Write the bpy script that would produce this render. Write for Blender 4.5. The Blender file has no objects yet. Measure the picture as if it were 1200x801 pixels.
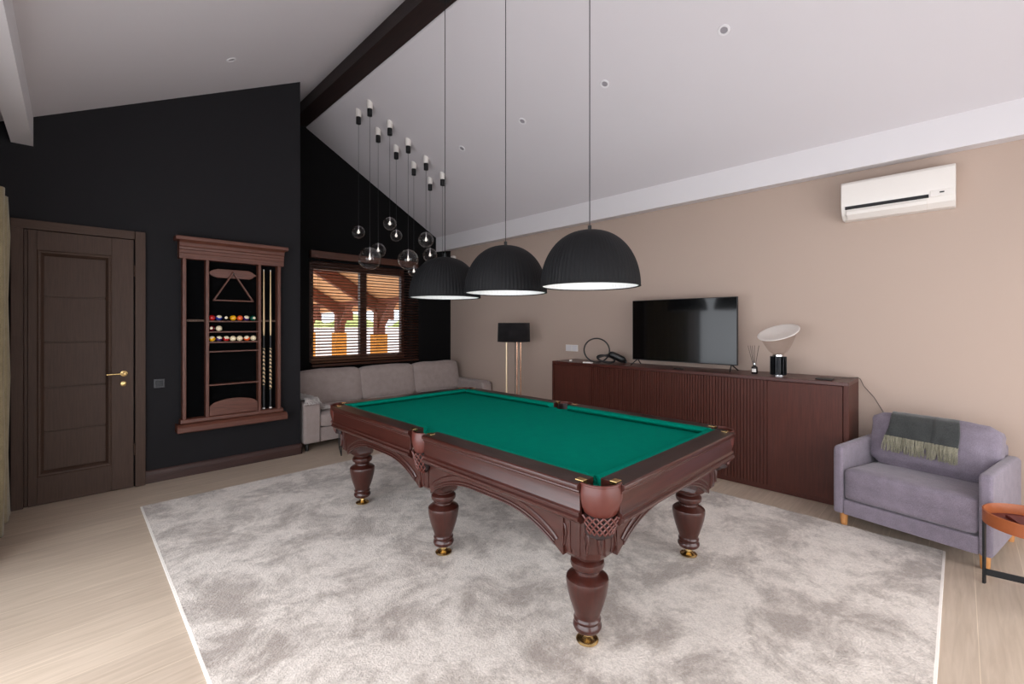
import bpy, bmesh, math, random
from mathutils import Vector, Matrix
from math import pi, sin, cos, radians as rad
random.seed(7)
scene = bpy.context.scene
COL = scene.collection

# ------------------------------------------------------------------ helpers
def lin(c):
    out = []
    for v in c:
        v = v / 255.0
        out.append(v / 12.92 if v <= 0.04045 else ((v + 0.055) / 1.055) ** 2.4)
    return (out[0], out[1], out[2], 1.0)

def new_mat(name):
    m = bpy.data.materials.new(name); m.use_nodes = True
    nt = m.node_tree
    return m, nt, nt.nodes['Principled BSDF']

def plain(name, col, rough=0.5, metal=0.0, bump=0.0, bscale=60.0, vary=0.08, coat=0.0, spec=None, sheen=0.0, emit=None, estr=0.0, trans=0.0):
    m, nt, b = new_mat(name)
    N, L = nt.nodes, nt.links
    tc = N.new('ShaderNodeTexCoord')
    nz = N.new('ShaderNodeTexNoise'); nz.inputs['Scale'].default_value = bscale; nz.inputs['Detail'].default_value = 5
    L.new(tc.outputs['Object'], nz.inputs['Vector'])
    c = lin(col)
    mx = N.new('ShaderNodeMix'); mx.data_type = 'RGBA'
    mx.inputs[6].default_value = tuple(x * (1 - vary) for x in c[:3]) + (1,)
    mx.inputs[7].default_value = tuple(min(1, x * (1 + vary)) for x in c[:3]) + (1,)
    L.new(nz.outputs['Fac'], mx.inputs[0]); L.new(mx.outputs[2], b.inputs['Base Color'])
    b.inputs['Roughness'].default_value = rough; b.inputs['Metallic'].default_value = metal
    b.inputs['Coat Weight'].default_value = coat; b.inputs['Coat Roughness'].default_value = 0.15
    b.inputs['Sheen Weight'].default_value = sheen
    b.inputs['Transmission Weight'].default_value = trans
    if spec is not None: b.inputs['Specular IOR Level'].default_value = spec
    if bump:
        bp = N.new('ShaderNodeBump'); bp.inputs['Strength'].default_value = bump; bp.inputs['Distance'].default_value = 0.004
        L.new(nz.outputs['Fac'], bp.inputs['Height']); L.new(bp.outputs['Normal'], b.inputs['Normal'])
    if emit is not None:
        b.inputs['Emission Color'].default_value = lin(emit); b.inputs['Emission Strength'].default_value = estr
    return m

def wood(name, c1, c2, rough=0.35, axis='X', scale=6.0, stretch=12.0, coat=0.0, bump=0.05, spec=0.5):
    m, nt, b = new_mat(name)
    N, L = nt.nodes, nt.links
    tc = N.new('ShaderNodeTexCoord'); mp = N.new('ShaderNodeMapping')
    s = [stretch, stretch, stretch]; s['XYZ'.index(axis)] = 1.0
    mp.inputs['Scale'].default_value = s
    L.new(tc.outputs['Object'], mp.inputs['Vector'])
    nz = N.new('ShaderNodeTexNoise'); nz.inputs['Scale'].default_value = scale; nz.inputs['Detail'].default_value = 8
    nz.inputs['Roughness'].default_value = 0.65; nz.inputs['Distortion'].default_value = 0.4
    L.new(mp.outputs['Vector'], nz.inputs['Vector'])
    cr = N.new('ShaderNodeValToRGB'); cr.color_ramp.elements[0].position = 0.32; cr.color_ramp.elements[1].position = 0.72
    cr.color_ramp.elements[0].color = lin(c1); cr.color_ramp.elements[1].color = lin(c2)
    L.new(nz.outputs['Fac'], cr.inputs['Fac']); L.new(cr.outputs['Color'], b.inputs['Base Color'])
    b.inputs['Roughness'].default_value = rough
    b.inputs['Specular IOR Level'].default_value = spec
    b.inputs['Coat Weight'].default_value = coat; b.inputs['Coat Roughness'].default_value = 0.18
    bp = N.new('ShaderNodeBump'); bp.inputs['Strength'].default_value = bump; bp.inputs['Distance'].default_value = 0.003
    L.new(nz.outputs['Fac'], bp.inputs['Height']); L.new(bp.outputs['Normal'], b.inputs['Normal'])
    return m

def fabric(name, c1, c2, scale=260.0, bump=0.35, rough=0.9, sheen=0.25, spec=0.2):
    m, nt, b = new_mat(name)
    N, L = nt.nodes, nt.links
    tc = N.new('ShaderNodeTexCoord')
    a = N.new('ShaderNodeTexNoise'); a.inputs['Scale'].default_value = scale; a.inputs['Detail'].default_value = 3
    w = N.new('ShaderNodeTexNoise'); w.inputs['Scale'].default_value = 14; w.inputs['Detail'].default_value = 3
    for q in (a, w): L.new(tc.outputs['Object'], q.inputs['Vector'])
    ad = N.new('ShaderNodeMath'); ad.operation = 'MULTIPLY_ADD'; ad.inputs[1].default_value = 0.7
    L.new(a.outputs['Fac'], ad.inputs[0])
    m2 = N.new('ShaderNodeMath'); m2.operation = 'MULTIPLY'; m2.inputs[1].default_value = 0.3
    L.new(w.outputs['Fac'], m2.inputs[0]); L.new(m2.outputs[0], ad.inputs[2])
    cr = N.new('ShaderNodeValToRGB'); cr.color_ramp.elements[0].position = 0.35; cr.color_ramp.elements[1].position = 0.65
    cr.color_ramp.elements[0].color = lin(c1); cr.color_ramp.elements[1].color = lin(c2)
    L.new(ad.outputs[0], cr.inputs['Fac']); L.new(cr.outputs['Color'], b.inputs['Base Color'])
    b.inputs['Roughness'].default_value = rough; b.inputs['Sheen Weight'].default_value = sheen
    b.inputs['Specular IOR Level'].default_value = spec
    bp = N.new('ShaderNodeBump'); bp.inputs['Strength'].default_value = bump; bp.inputs['Distance'].default_value = 0.002
    L.new(a.outputs['Fac'], bp.inputs['Height']); L.new(bp.outputs['Normal'], b.inputs['Normal'])
    return m

def obj(name, bm, m, parent=None, smooth=None, bevel=0.0, bseg=2, loc=None, solid=0.0, subsurf=0):
    me = bpy.data.meshes.new(name)
    bmesh.ops.recalc_face_normals(bm, faces=bm.faces) if smooth != 'keep' else None
    bm.to_mesh(me); bm.free()
    mats = m if isinstance(m, (list, tuple)) else [m]
    for q in mats: me.materials.append(q)
    o = bpy.data.objects.new(name, me); COL.objects.link(o)
    if parent is not None: o.parent = parent
    if loc is not None: o.location = loc
    if smooth is not None:
        ang = rad(smooth) if isinstance(smooth, (int, float)) and not isinstance(smooth, bool) else rad(40)
        me.polygons.foreach_set('use_smooth', [True] * len(me.polygons))
        me.set_sharp_from_angle(angle=ang)
    if solid:
        md = o.modifiers.new('thick', 'SOLIDIFY'); md.thickness = solid; md.offset = 0
    if bevel:
        md = o.modifiers.new('edge', 'BEVEL'); md.width = bevel; md.segments = bseg; md.limit_method = 'ANGLE'; md.angle_limit = rad(35)
        md.harden_normals = False
    if subsurf:
        md = o.modifiers.new('soft', 'SUBSURF'); md.levels = subsurf; md.render_levels = subsurf
    return o

def tag(o, label, cat, group=None):
    o['label'] = label; o['category'] = cat
    if group: o['group'] = group
    return o

def struct(o):
    o['kind'] = 'structure'; return o

def thing(name, label, cat, loc=(0, 0, 0), rz=0.0, group=None):
    e = bpy.data.objects.new(name, None); COL.objects.link(e); e.empty_display_size = 0.1
    e.location = loc; e.rotation_euler = (0, 0, rz)
    return tag(e, label, cat, group)

def box(bm, x0, x1, y0, y1, z0, z1, mi=0):
    v = [bm.verts.new(p) for p in ((x0,y0,z0),(x1,y0,z0),(x1,y1,z0),(x0,y1,z0),(x0,y0,z1),(x1,y0,z1),(x1,y1,z1),(x0,y1,z1))]
    for f in ((3,2,1,0),(4,5,6,7),(0,1,5,4),(1,2,6,5),(2,3,7,6),(3,0,4,7)):
        fc = bm.faces.new([v[i] for i in f]); fc.material_index = mi
    return v

def Box(*a):
    bm = bmesh.new(); box(bm, *a); return bm

def lathe(bm, prof, seg=32, c=(0, 0), cap=True, mod=None):
    rings = []
    for r, z in prof:
        ring = []
        for i in range(seg):
            a = 2 * pi * i / seg
            rr = r * (mod(a, z) if mod else 1)
            ring.append(bm.verts.new((c[0] + rr * cos(a), c[1] + rr * sin(a), z)))
        rings.append(ring)
    for k in range(len(rings) - 1):
        for i in range(seg):
            j = (i + 1) % seg
            bm.faces.new((rings[k][i], rings[k][j], rings[k+1][j], rings[k+1][i]))
    if cap:
        if prof[0][0] > 1e-5: bm.faces.new(list(reversed(rings[0])))
        if prof[-1][0] > 1e-5: bm.faces.new(rings[-1])
    return bm

def Lathe(prof, seg=32, **k):
    return lathe(bmesh.new(), prof, seg, **k)

def tube(bm, pts, r, seg=8, closed=False, cap=True):
    pts = [Vector(p) for p in pts]; n = len(pts); rings = []
    up = None
    for i, p in enumerate(pts):
        if closed: t = pts[(i+1) % n] - pts[(i-1) % n]
        else: t = pts[min(i+1, n-1)] - pts[max(i-1, 0)]
        t.normalize()
        if up is None:
            up = t.orthogonal().normalized()
        else:
            up = (up - t * up.dot(t))
            up = up.normalized() if up.length > 1e-6 else t.orthogonal().normalized()
        s = t.cross(up)
        rr = r[i] if isinstance(r, (list, tuple)) else r
        rings.append([bm.verts.new(p + (up * cos(2*pi*k/seg) + s * sin(2*pi*k/seg)) * rr) for k in range(seg)])
    m = n if closed else n - 1
    for i in range(m):
        a, b = rings[i], rings[(i+1) % n]
        for k in range(seg):
            l = (k + 1) % seg
            bm.faces.new((a[k], a[l], b[l], b[k]))
    if cap and not closed:
        bm.faces.new(list(reversed(rings[0]))); bm.faces.new(rings[-1])
    return bm

def Tube(pts, r, seg=8, **k):
    return tube(bmesh.new(), pts, r, seg, **k)

def prism(bm, pts, lo, hi, axis='X'):
    """polygon pts (2-D in the remaining two axes, in order) extruded along axis"""
    def P(a, b, t):
        return {'X': (t, a, b), 'Y': (a, t, b), 'Z': (a, b, t)}[axis]
    v0 = [bm.verts.new(P(a, b, lo)) for a, b in pts]; v1 = [bm.verts.new(P(a, b, hi)) for a, b in pts]
    n = len(pts)
    bm.faces.new(v0); bm.faces.new(list(reversed(v1)))
    for i in range(n):
        j = (i + 1) % n
        bm.faces.new((v0[i], v1[i], v1[j], v0[j]))
    return bm

def Prism(*a, **k): return prism(bmesh.new(), *a, **k)

def xform(bm, M, verts=None):
    bmesh.ops.transform(bm, matrix=M, verts=verts or bm.verts); return bm

def soft_box(x0, x1, y0, y1, z0, z1, puff=0.02, pinch=0.0, n=10, rnd=0.03, wob=0.0, seed=0, corner=4.0):
    """a stuffed cushion: superellipsoid-like box with crowned faces"""
    bm = bmesh.new()
    rng = random.Random(seed)
    cx, cy, cz = (x0+x1)/2, (y0+y1)/2, (z0+z1)/2; hx, hy, hz = (x1-x0)/2, (y1-y0)/2, (z1-z0)/2
    bmesh.ops.create_cube(bm, size=2)
    bmesh.ops.subdivide_edges(bm, edges=bm.edges, cuts=n, use_grid_fill=True)
    ph = [rng.uniform(0, 6.28) for _ in range(6)]
    for v in bm.verts:
        p = v.co.copy(); u = Vector((p.x * hx, p.y * hy, p.z * hz))
        q = Vector((max(-hx + rnd, min(hx - rnd, u.x)), max(-hy + rnd, min(hy - rnd, u.y)), max(-hz + rnd, min(hz - rnd, u.z))))
        d = u - q
        if d.length > 1e-9: u = q + d.normalized() * min(d.length, rnd) if d.length > rnd else u
        cr = (1 - p.x**2 * 0.9) * (1 - p.y**2 * 0.9) * 0 + 0
        fx = (1 - p.y**4) * (1 - p.z**4); fy = (1 - p.x**4) * (1 - p.z**4); fz = (1 - p.x**4) * (1 - p.y**4)
        ax = max(abs(p.x), abs(p.y), abs(p.z))
        w = wob * (sin(5*p.x + ph[0]) * sin(4*p.y + ph[1]) + 0.6 * sin(9*p.z + 7*p.x + ph[2]))
        if abs(p.x) > 0.999: u.x += math.copysign(puff * fx + w * fx, p.x)
        if abs(p.y) > 0.999: u.y += math.copysign(puff * fy + w * fy, p.y)
        if abs(p.z) > 0.999: u.z += math.copysign(puff * fz + w * fz, p.z)
        v.co = u + Vector((cx, cy, cz))
    return bm

def sphere(bm, c, r, seg=24, rings=14, sz=1.0):
    M = Matrix.Translation(c) @ Matrix.Diagonal((1, 1, sz, 1))
    bmesh.ops.create_uvsphere(bm, u_segments=seg, v_segments=rings, radius=r, matrix=M); return bm

def copy_tree(root):
    r = root.copy(); COL.objects.link(r)
    for ch in root.children:
        c = ch.copy(); COL.objects.link(c); c.parent = r
        for g in ch.children:
            d = g.copy(); COL.objects.link(d); d.parent = c
    return r

# ------------------------------------------------------------------ materials
M_ceil = plain('ceiling_paint', (206, 200, 203), 0.85, vary=0.015, bscale=3)
M_white = plain('white_paint', (220, 216, 218), 0.7, vary=0.01, bscale=4)
M_beige = plain('beige_paint', (184, 164, 151), 0.8, vary=0.015, bscale=120, bump=0.04)
M_dark = plain('charcoal_paint', (24, 23, 26), 0.8, spec=.3, vary=0.03, bscale=120, bump=0.04)
M_black_wall = plain('black_paint', (10, 9, 10), 0.9, spec=.2, vary=0.03, bscale=120, bump=0.04)
M_beam = wood('dark_beam', (22, 12, 11), (44, 27, 24), 0.5, 'Y', 4, 14)
M_mahog = {a: wood('mahogany_' + a, (50, 22, 17), (70, 32, 25), 0.30, a, 4, 14, coat=0.45, bump=0.008, spec=.4) for a in 'XYZ'}
M_railtop = M_mahog
M_rack = {a: wood('walnut_' + a, (72, 38, 28), (114, 67, 51), 0.45, a, 7, 18, bump=0.05) for a in 'XZ'}
M_cab = wood('cabinet_veneer', (66, 31, 23), (86, 43, 33), 0.45, 'Z', 5, 22, bump=0.02, spec=.3)
M_cabtop = wood('cabinet_top', (60, 26, 20), (82, 38, 30), 0.35, 'Y', 5, 22, bump=0.03)
M_door = wood('door_veneer', (64, 48, 40), (80, 61, 51), 0.55, 'Z', 5, 26, bump=0.02, spec=.25)
M_door_h = wood('door_veneer_across', (64, 48, 40), (80, 61, 51), 0.55, 'X', 5, 26, bump=0.02, spec=.25)
M_skirt = wood('skirting_wood', (44, 24, 20), (70, 42, 36), 0.45, 'X', 5, 20)
M_blind = wood('blind_wood', (54, 24, 12), (92, 46, 24), 0.5, 'X', 5, 30)
M_winframe = wood('window_wood', (44, 20, 10), (72, 36, 20), 0.5, 'Z', 5, 20)
M_brass = plain('brass', (210, 180, 124), 0.24, 1.0, vary=0.05)
M_chrome = plain('chrome', (210, 210, 212), 0.12, 1.0, vary=0.02)
M_brass_lit = plain('brass_lit', (244, 222, 186), 0.4, .7, vary=0.02)  # brass with its bright reflection put into a paler cream colour
M_clip = plain('clip_bronze', (84, 64, 52), .5, .4, vary=.1)
M_copper = plain('rose_brass', (214, 170, 144), 0.25, 1.0, vary=0.04)
M_black = plain('black_plastic', (16, 16, 18), 0.45, vary=0.1)
M_blackmetal = plain('black_metal', (30, 31, 34), 0.45, 0.3, vary=0.08)
M_gloss_black = plain('screen_glass', (5, 5, 6), 0.06, vary=0.0, coat=0.5, spec=0.6)
M_shade = plain('pendant_black', (15, 15, 17), 0.7, spec=.25, vary=0.05, bump=0.05)
M_inner = plain('pendant_white', (240, 240, 240), 0.6, vary=0.01)
M_shade_fab = fabric('lamp_shade_fabric', (22, 20, 22), (36, 33, 35), 300, 0.2, sheen=0.05)
M_cloth = fabric('green_cloth', (0, 116, 97), (0, 124, 104), 500, 0.06, 1.0, 0.0, spec=0.02)
M_leather = plain('brown_leather', (86, 38, 30), 0.4, vary=0.12, bump=0.08, bscale=40, coat=0.25)
M_leather_dark = plain('dark_leather', (30, 12, 11), 0.5, vary=0.12, bump=0.1, bscale=60)
M_grey_fab = fabric('grey_fabric', (142, 129, 125), (168, 154, 149), 280, 0.3)
M_lilac = fabric('lilac_fabric', (110, 101, 112), (143, 133, 146), 300, 0.4)
M_throw = fabric('charcoal_wool', (44, 46, 46), (68, 70, 69), 200, 0.6, sheen=0.4)
M_fringe = fabric('sage_fringe', (112, 109, 92), (158, 153, 134), 200, 0.3)
M_knit = fabric('pale_knit', (150, 143, 140), (206, 198, 194), 120, 0.8)
M_curtain = fabric('curtain_linen', (132, 120, 92), (168, 154, 122), 240, 0.2)
M_acwhite = plain('white_plastic', (232, 226, 220), 0.35, vary=0.01)
M_legwood = wood('pale_leg_wood', (190, 128, 72), (216, 158, 100), 0.45, 'Z', 6, 14)
M_tan = plain('tan_leather', (158, 84, 42), 0.45, vary=0.07, bump=0.15, bscale=90)
M_burg = plain('burgundy_leather', (96, 36, 34), 0.5, vary=0.08, bump=0.1, bscale=80)

def mat_floor():
    m, nt, b = new_mat('oak_floor'); N, L = nt.nodes, nt.links
    tc = N.new('ShaderNodeTexCoord')
    br = N.new('ShaderNodeTexBrick'); br.offset = 0.37
    br.inputs['Scale'].default_value = 1.0; br.inputs['Brick Width'].default_value = 5.2; br.inputs['Row Height'].default_value = 0.21
    br.inputs['Mortar Size'].default_value = 0.0018; br.inputs['Mortar Smooth'].default_value = 0.3
    br.inputs['Color1'].default_value = lin((200, 182, 164)); br.inputs['Color2'].default_value = lin((211, 193, 174))
    br.inputs['Mortar'].default_value = lin((228, 212, 192))
    mb = N.new('ShaderNodeMapping'); mb.inputs['Location'].default_value = (1.3, .06, 0)
    L.new(tc.outputs['Object'], mb.inputs['Vector']); L.new(mb.outputs['Vector'], br.inputs['Vector'])
    mp = N.new('ShaderNodeMapping'); mp.inputs['Scale'].default_value = (1.0, 14, 1)
    L.new(tc.outputs['Object'], mp.inputs['Vector'])
    nz = N.new('ShaderNodeTexNoise'); nz.inputs['Scale'].default_value = 3; nz.inputs['Detail'].default_value = 8; nz.inputs['Distortion'].default_value = 0.8
    L.new(mp.outputs['Vector'], nz.inputs['Vector'])
    cr = N.new('ShaderNodeValToRGB'); cr.color_ramp.elements[0].position = .3; cr.color_ramp.elements[1].position = .7
    cr.color_ramp.elements[0].color = (.80, .78, .75, 1); cr.color_ramp.elements[1].color = (1, 1, 1, 1)
    L.new(nz.outputs['Fac'], cr.inputs['Fac'])
    mx = N.new('ShaderNodeMix'); mx.data_type = 'RGBA'; mx.blend_type = 'MULTIPLY'; mx.inputs[0].default_value = 0.9
    L.new(br.outputs['Color'], mx.inputs[6]); L.new(cr.outputs['Color'], mx.inputs[7])
    L.new(mx.outputs[2], b.inputs['Base Color'])
    b.inputs['Roughness'].default_value = 0.42
    bp = N.new('ShaderNodeBump'); bp.inputs['Strength'].default_value = 0.08; bp.inputs['Distance'].default_value = 0.003
    L.new(nz.outputs['Fac'], bp.inputs['Height']); L.new(bp.outputs['Normal'], b.inputs['Normal'])
    return m

def mat_rug():
    m, nt, b = new_mat('rug_pile'); N, L = nt.nodes, nt.links
    tc = N.new('ShaderNodeTexCoord')
    a = N.new('ShaderNodeTexNoise'); a.inputs['Scale'].default_value = 2.7; a.inputs['Detail'].default_value = 10; a.inputs['Roughness'].default_value = .74; a.inputs['Distortion'].default_value = .35
    f = N.new('ShaderNodeTexNoise'); f.inputs['Scale'].default_value = 110; f.inputs['Detail'].default_value = 3
    v = N.new('ShaderNodeTexNoise'); v.inputs['Scale'].default_value = 17; v.inputs['Detail'].default_value = 7; v.inputs['Roughness'].default_value = .7; v.inputs['Distortion'].default_value = .8
    for q in (a, f, v): L.new(tc.outputs['Object'], q.inputs['Vector'])
    cr = N.new('ShaderNodeValToRGB')
    e = cr.color_ramp.elements; e[0].position = .41; e[1].position = .55
    e[0].color = lin((170, 157, 147)); e[1].color = lin((226, 215, 205))  # lighter and darker sheen of the brushed pile, painted into the colour
    L.new(a.outputs['Fac'], cr.inputs['Fac'])
    c2 = N.new('ShaderNodeValToRGB'); e = c2.color_ramp.elements; e[0].position = .36; e[1].position = .62
    e[0].color = (.62, .60, .59, 1); e[1].color = (1, 1, 1, 1)
    ad = N.new('ShaderNodeMath'); ad.operation = 'MULTIPLY_ADD'; ad.inputs[1].default_value = .55
    m2 = N.new('ShaderNodeMath'); m2.operation = 'MULTIPLY'; m2.inputs[1].default_value = .5
    L.new(f.outputs['Fac'], ad.inputs[0]); L.new(v.outputs['Fac'], m2.inputs[0]); L.new(m2.outputs[0], ad.inputs[2])
    L.new(ad.outputs[0], c2.inputs['Fac'])
    mx = N.new('ShaderNodeMix'); mx.data_type = 'RGBA'; mx.blend_type = 'MULTIPLY'; mx.inputs[0].default_value = 0.8
    L.new(cr.outputs['Color'], mx.inputs[6]); L.new(c2.outputs['Color'], mx.inputs[7]); L.new(mx.outputs[2], b.inputs['Base Color'])
    b.inputs['Roughness'].default_value = .95; b.inputs['Sheen Weight'].default_value = .4; b.inputs['Specular IOR Level'].default_value = .1
    bp = N.new('ShaderNodeBump'); bp.inputs['Strength'].default_value = .8; bp.inputs['Distance'].default_value = .012
    L.new(ad.outputs[0], bp.inputs['Height']); L.new(bp.outputs['Normal'], b.inputs['Normal'])
    return m

def mat_glass(name, tint=(1, 1, 1, 1), rough=0.0, refl=1.0, ior=1.5):
    m = bpy.data.materials.new(name); m.use_nodes = True; nt = m.node_tree; N, L = nt.nodes, nt.links
    for n in list(N): N.remove(n)
    o = N.new('ShaderNodeOutputMaterial'); mx = N.new('ShaderNodeMixShader'); t = N.new('ShaderNodeBsdfTransparent'); g = N.new('ShaderNodeBsdfGlossy')
    t.inputs[0].default_value = tint; g.inputs['Roughness'].default_value = rough
    fr = N.new('ShaderNodeLayerWeight'); fr.inputs['Blend'].default_value = 0.5
    pw = N.new('ShaderNodeMath'); pw.operation = 'POWER'; pw.inputs[1].default_value = ior
    ml = N.new('ShaderNodeMath'); ml.operation = 'MULTIPLY_ADD'; ml.inputs[1].default_value = refl; ml.inputs[2].default_value = .03; ml.use_clamp = True
    L.new(fr.outputs['Facing'], pw.inputs[0]); L.new(pw.outputs[0], ml.inputs[0])
    L.new(ml.outputs[0], mx.inputs[0]); L.new(t.outputs[0], mx.inputs[1]); L.new(g.outputs[0], mx.inputs[2])
    L.new(mx.outputs[0], o.inputs['Surface'])
    return m
M_floor = mat_floor(); M_rug = mat_rug()
M_pane = mat_glass('window_pane', refl=.6, ior=4)
M_globe = mat_glass('globe_glass', (.97, .97, .97, 1), 0.03, .85, 2.6)
M_bowl = mat_glass('bowl_glass', (.93, .91, .90, 1), 0.03, .35, 3.0)

# ------------------------------------------------------------------ room dimensions
XW, YB, YD, XJ = 4.96, 6.605, 5.424, 1.90   # beige wall, window wall, door wall, inner corner
XL, YR = -0.52, -1.6                        # left glazed wall, wall behind the viewer
T = 0.18
def zl(x): return 3.342 + 0.522 * x          # left slope
def zr(x): return 4.33 - 0.565 * (x - 2.386) # right slope
ZB = 4.33

# floor
struct(obj('floor', Box(XL - T, XW + T, YR - T, YB + T, -0.12, 0.0), M_floor))
# ceiling: two slopes with thickness, one mesh
bm = bmesh.new()
top = [(XL - T, zl(XL - T)), (2.20, zl(2.20)), (2.386, zr(2.386) + 0.03), (2.40, zr(2.40)), (XW + T, zr(XW + T))]
prism(bm, top + [(XW + T, zr(XW + T) + .2), (2.30, 4.75), (XL - T, zl(XL - T) + .2)], YR - T, YB + T, 'Y')
struct(obj('ceiling', bm, M_ceil))
# right (beige) wall
struct(obj('wall_right', Box(XW, XW + T, YR - T, YB + T, -0.05, zr(XW) + 0.1), M_beige))
# window wall with opening
WX0, WX1, WZ0, WZ1 = 2.44, 4.02, 0.96, 2.42
bm = bmesh.new()
y0, y1 = YB, YB + T
def wallpiece(bm, x0, x1, z0, f, y0, y1):
    pts = [(x0, z0), (x1, z0), (x1, f(x1)), (x0, f(x0))]
    prism(bm, pts, y0, y1, 'Y')
roof = lambda x: (zl(x) if x < 2.25 else zr(x)) + 0.06
prism(bm, [(XJ - T, -.05), (WX0, -.05), (WX0, roof(WX0)), (2.30, 4.60), (2.18, 4.58), (XJ - T, roof(XJ - T))], y0, y1, 'Y')
wallpiece(bm, WX1, XW, -0.05, roof, y0, y1)
wallpiece(bm, WX0, WX1, WZ1, roof, y0, y1)
prism(bm, [(WX0, -0.05), (WX1, -0.05), (WX1, WZ0), (WX0, WZ0)], y0, y1, 'Y')
struct(obj('wall_back', bm, M_black_wall))
# door wall and its return to the window wall
bm = bmesh.new()
prism(bm, [(XL, -0.05), (XJ, -0.05), (XJ, roof(XJ)), (XL, roof(XL))], YD, YD + T, 'Y')
struct(obj('wall_door_side', bm, M_dark))
bm = bmesh.new()
prism(bm, [(XJ - T, -0.05), (XJ, -0.05), (XJ, roof(XJ)), (XJ - T, roof(XJ - T))], YD + T, YB, 'Y')
struct(obj('wall_return', bm, M_dark))
# left wall: tall glazed opening
LY0, LY1, LZ1 = -1.1, 4.15, 2.45
bm = bmesh.new()
box(bm, XL - T, XL, YR - T, LY0, -.05, zl(XL) + .06)
box(bm, XL - T, XL, LY1, YD + T, -.05, zl(XL) + .06)
box(bm, XL - T, XL, LY0, LY1, LZ1, zl(XL) + .06)
struct(obj('wall_left', bm, M_white))
# wall behind the viewer: wide glazed opening
RX0, RX1, RZ1 = 0.3, 4.3, 2.45
bm = bmesh.new()
for a, b, z0 in ((XL, RX0, -.05), (RX1, XW, -.05), (RX0, RX1, RZ1)):
    if a < 2.3 < b:
        prism(bm, [(a, z0), (b, z0), (b, roof(b)), (2.3, 4.60), (2.18, 4.58), (a, roof(a))], YR - T, YR, 'Y')
    else:
        wallpiece(bm, a, b, z0, roof, YR - T, YR)
struct(obj('wall_front', bm, M_white))
# the glazed doors in those two openings
def glazed(name, L0, L1, z1, axis, pos, n):
    e = bpy.data.objects.new(name, None); COL.objects.link(e); e['kind'] = 'structure'
    bm = bmesh.new(); w = .05
    def B(a0, a1, z0, z1_):
        if axis == 'X': box(bm, pos - .09, pos - .03, a0, a1, z0, z1_)
        else: box(bm, a0, a1, pos - .09, pos - .03, z0, z1_)
    B(L0, L1, 0.0, .06); B(L0, L1, z1 - .06, z1)
    for i in range(n + 1):
        c = L0 + (L1 - L0) * i / n; c = min(max(c, L0 + w / 2), L1 - w / 2); B(c - w / 2, c + w / 2, .06, z1 - .06)
    obj('window_frame', bm, M_blackmetal, e)
    bm = bmesh.new()
    if axis == 'X': box(bm, pos - .065, pos - .058, L0 + .03, L1 - .03, .03, z1 - .03)
    else: box(bm, L0 + .03, L1 - .03, pos - .065, pos - .058, .03, z1 - .03)
    obj('pane', bm, M_pane, e)
glazed('window_2', LY0, LY1, LZ1, 'X', XL, 4)
glazed('window_3', RX0, RX1, RZ1, 'Y', YR, 4)

# beams
struct(obj('trim_1', Box(2.18, 2.392, YR, YB, 4.33, 4.52), M_beam, bevel=.004))          # dark ridge beam
bm = bmesh.new()
prism(bm, [(4.638, 2.806), (XW, 2.862), (XW, zr(XW) + .03), (4.638, zr(4.638) + .03)], YR, YB, 'Y')
struct(obj('trim_2', bm, M_white))
struct(obj('trim_3', Box(-.345, -.221, YR, YD, 2.983, zl(-.221) + .03), M_white))
# skirting
bm = bmesh.new()
prof = [(0, 0), (-.018, 0), (-.018, .075), (-.014, .085), (-.012, .105), (-.006, .115), (0, .12)]
prism(bm, [(YD + a, b) for a, b in prof], .5, XJ + .018, 'X')
struct(obj('baseboard_door_side', bm, M_skirt))
struct(obj('baseboard_return', Box(XJ, XJ + .018, YD - .018, YB, 0, .12), M_skirt, bevel=.003))
struct(obj('baseboard_right', Box(XW - .014, XW, YR, .62, 0, .07), M_beige, bevel=.003))

# ------------------------------------------------------------------ door
e = bpy.data.objects.new('door_1', None); COL.objects.link(e); e['kind'] = 'structure'; e.location = (0, YD, 0)
bm = bmesh.new()
box(bm, -.344, -.275, -.046, .0, 0, 2.29); box(bm, .424, .498, -.046, 0, 0, 2.365)
obj('door_frame', bm, M_door, e, bevel=.003)
obj('head_casing', Box(-.344, .420, -.046, 0, 2.29, 2.365), M_door_h, e, bevel=.003)
bm = bmesh.new()
LP_ = -.040
box(bm, -.272, -.252, LP_ + .012, 0, .005, 2.283); box(bm, -.250, -.200, LP_, 0, .005, 2.283)
box(bm, .262, .412, LP_, 0, .005, 2.283)
box(bm, -.199, .261, LP_ + .0012, 0, 2.125, 2.283); box(bm, -.199, .261, LP_ + .0012, 0, .005, .235)
lf = obj('door_leaf', bm, M_door, e, bevel=.0015)
def mould(bm, x0, x1, z0, z1, w, yo, yi):
    o = [(x0, z0), (x1, z0), (x1, z1), (x0, z1)]; i = [(x0 + w, z0 + w), (x1 - w, z0 + w), (x1 - w, z1 - w), (x0 + w, z1 - w)]
    for k in range(4):
        l = (k + 1) % 4
        bm.faces.new([bm.verts.new((o[k][0], yo, o[k][1])), bm.verts.new((o[l][0], yo, o[l][1])), bm.verts.new((i[l][0], yi, i[l][1])), bm.verts.new((i[k][0], yi, i[k][1]))])
bm = bmesh.new(); mould(bm, -.20, .262, .235, 2.125, .010, LP_, LP_ - .006); mould(bm, -.190, .252, .245, 2.115, .012, LP_ - .006, LP_ - .002); mould(bm, -.178, .240, .257, 2.103, .022, LP_ - .002, -.006)
obj('moulding', bm, M_door_h, lf)
zz = [.276, .606, .974, 1.353, 1.736, 2.086]
bm = bmesh.new()
for a, b in zip(zz[:-1], zz[1:]): box(bm, -.160, .222, -.014, -.001, a + .007, b - .007)
box(bm, -.170, .232, -.003, 0, .26, 2.10)
obj('door_panel', bm, M_door, lf, bevel=.003)
bm = bmesh.new()
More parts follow.
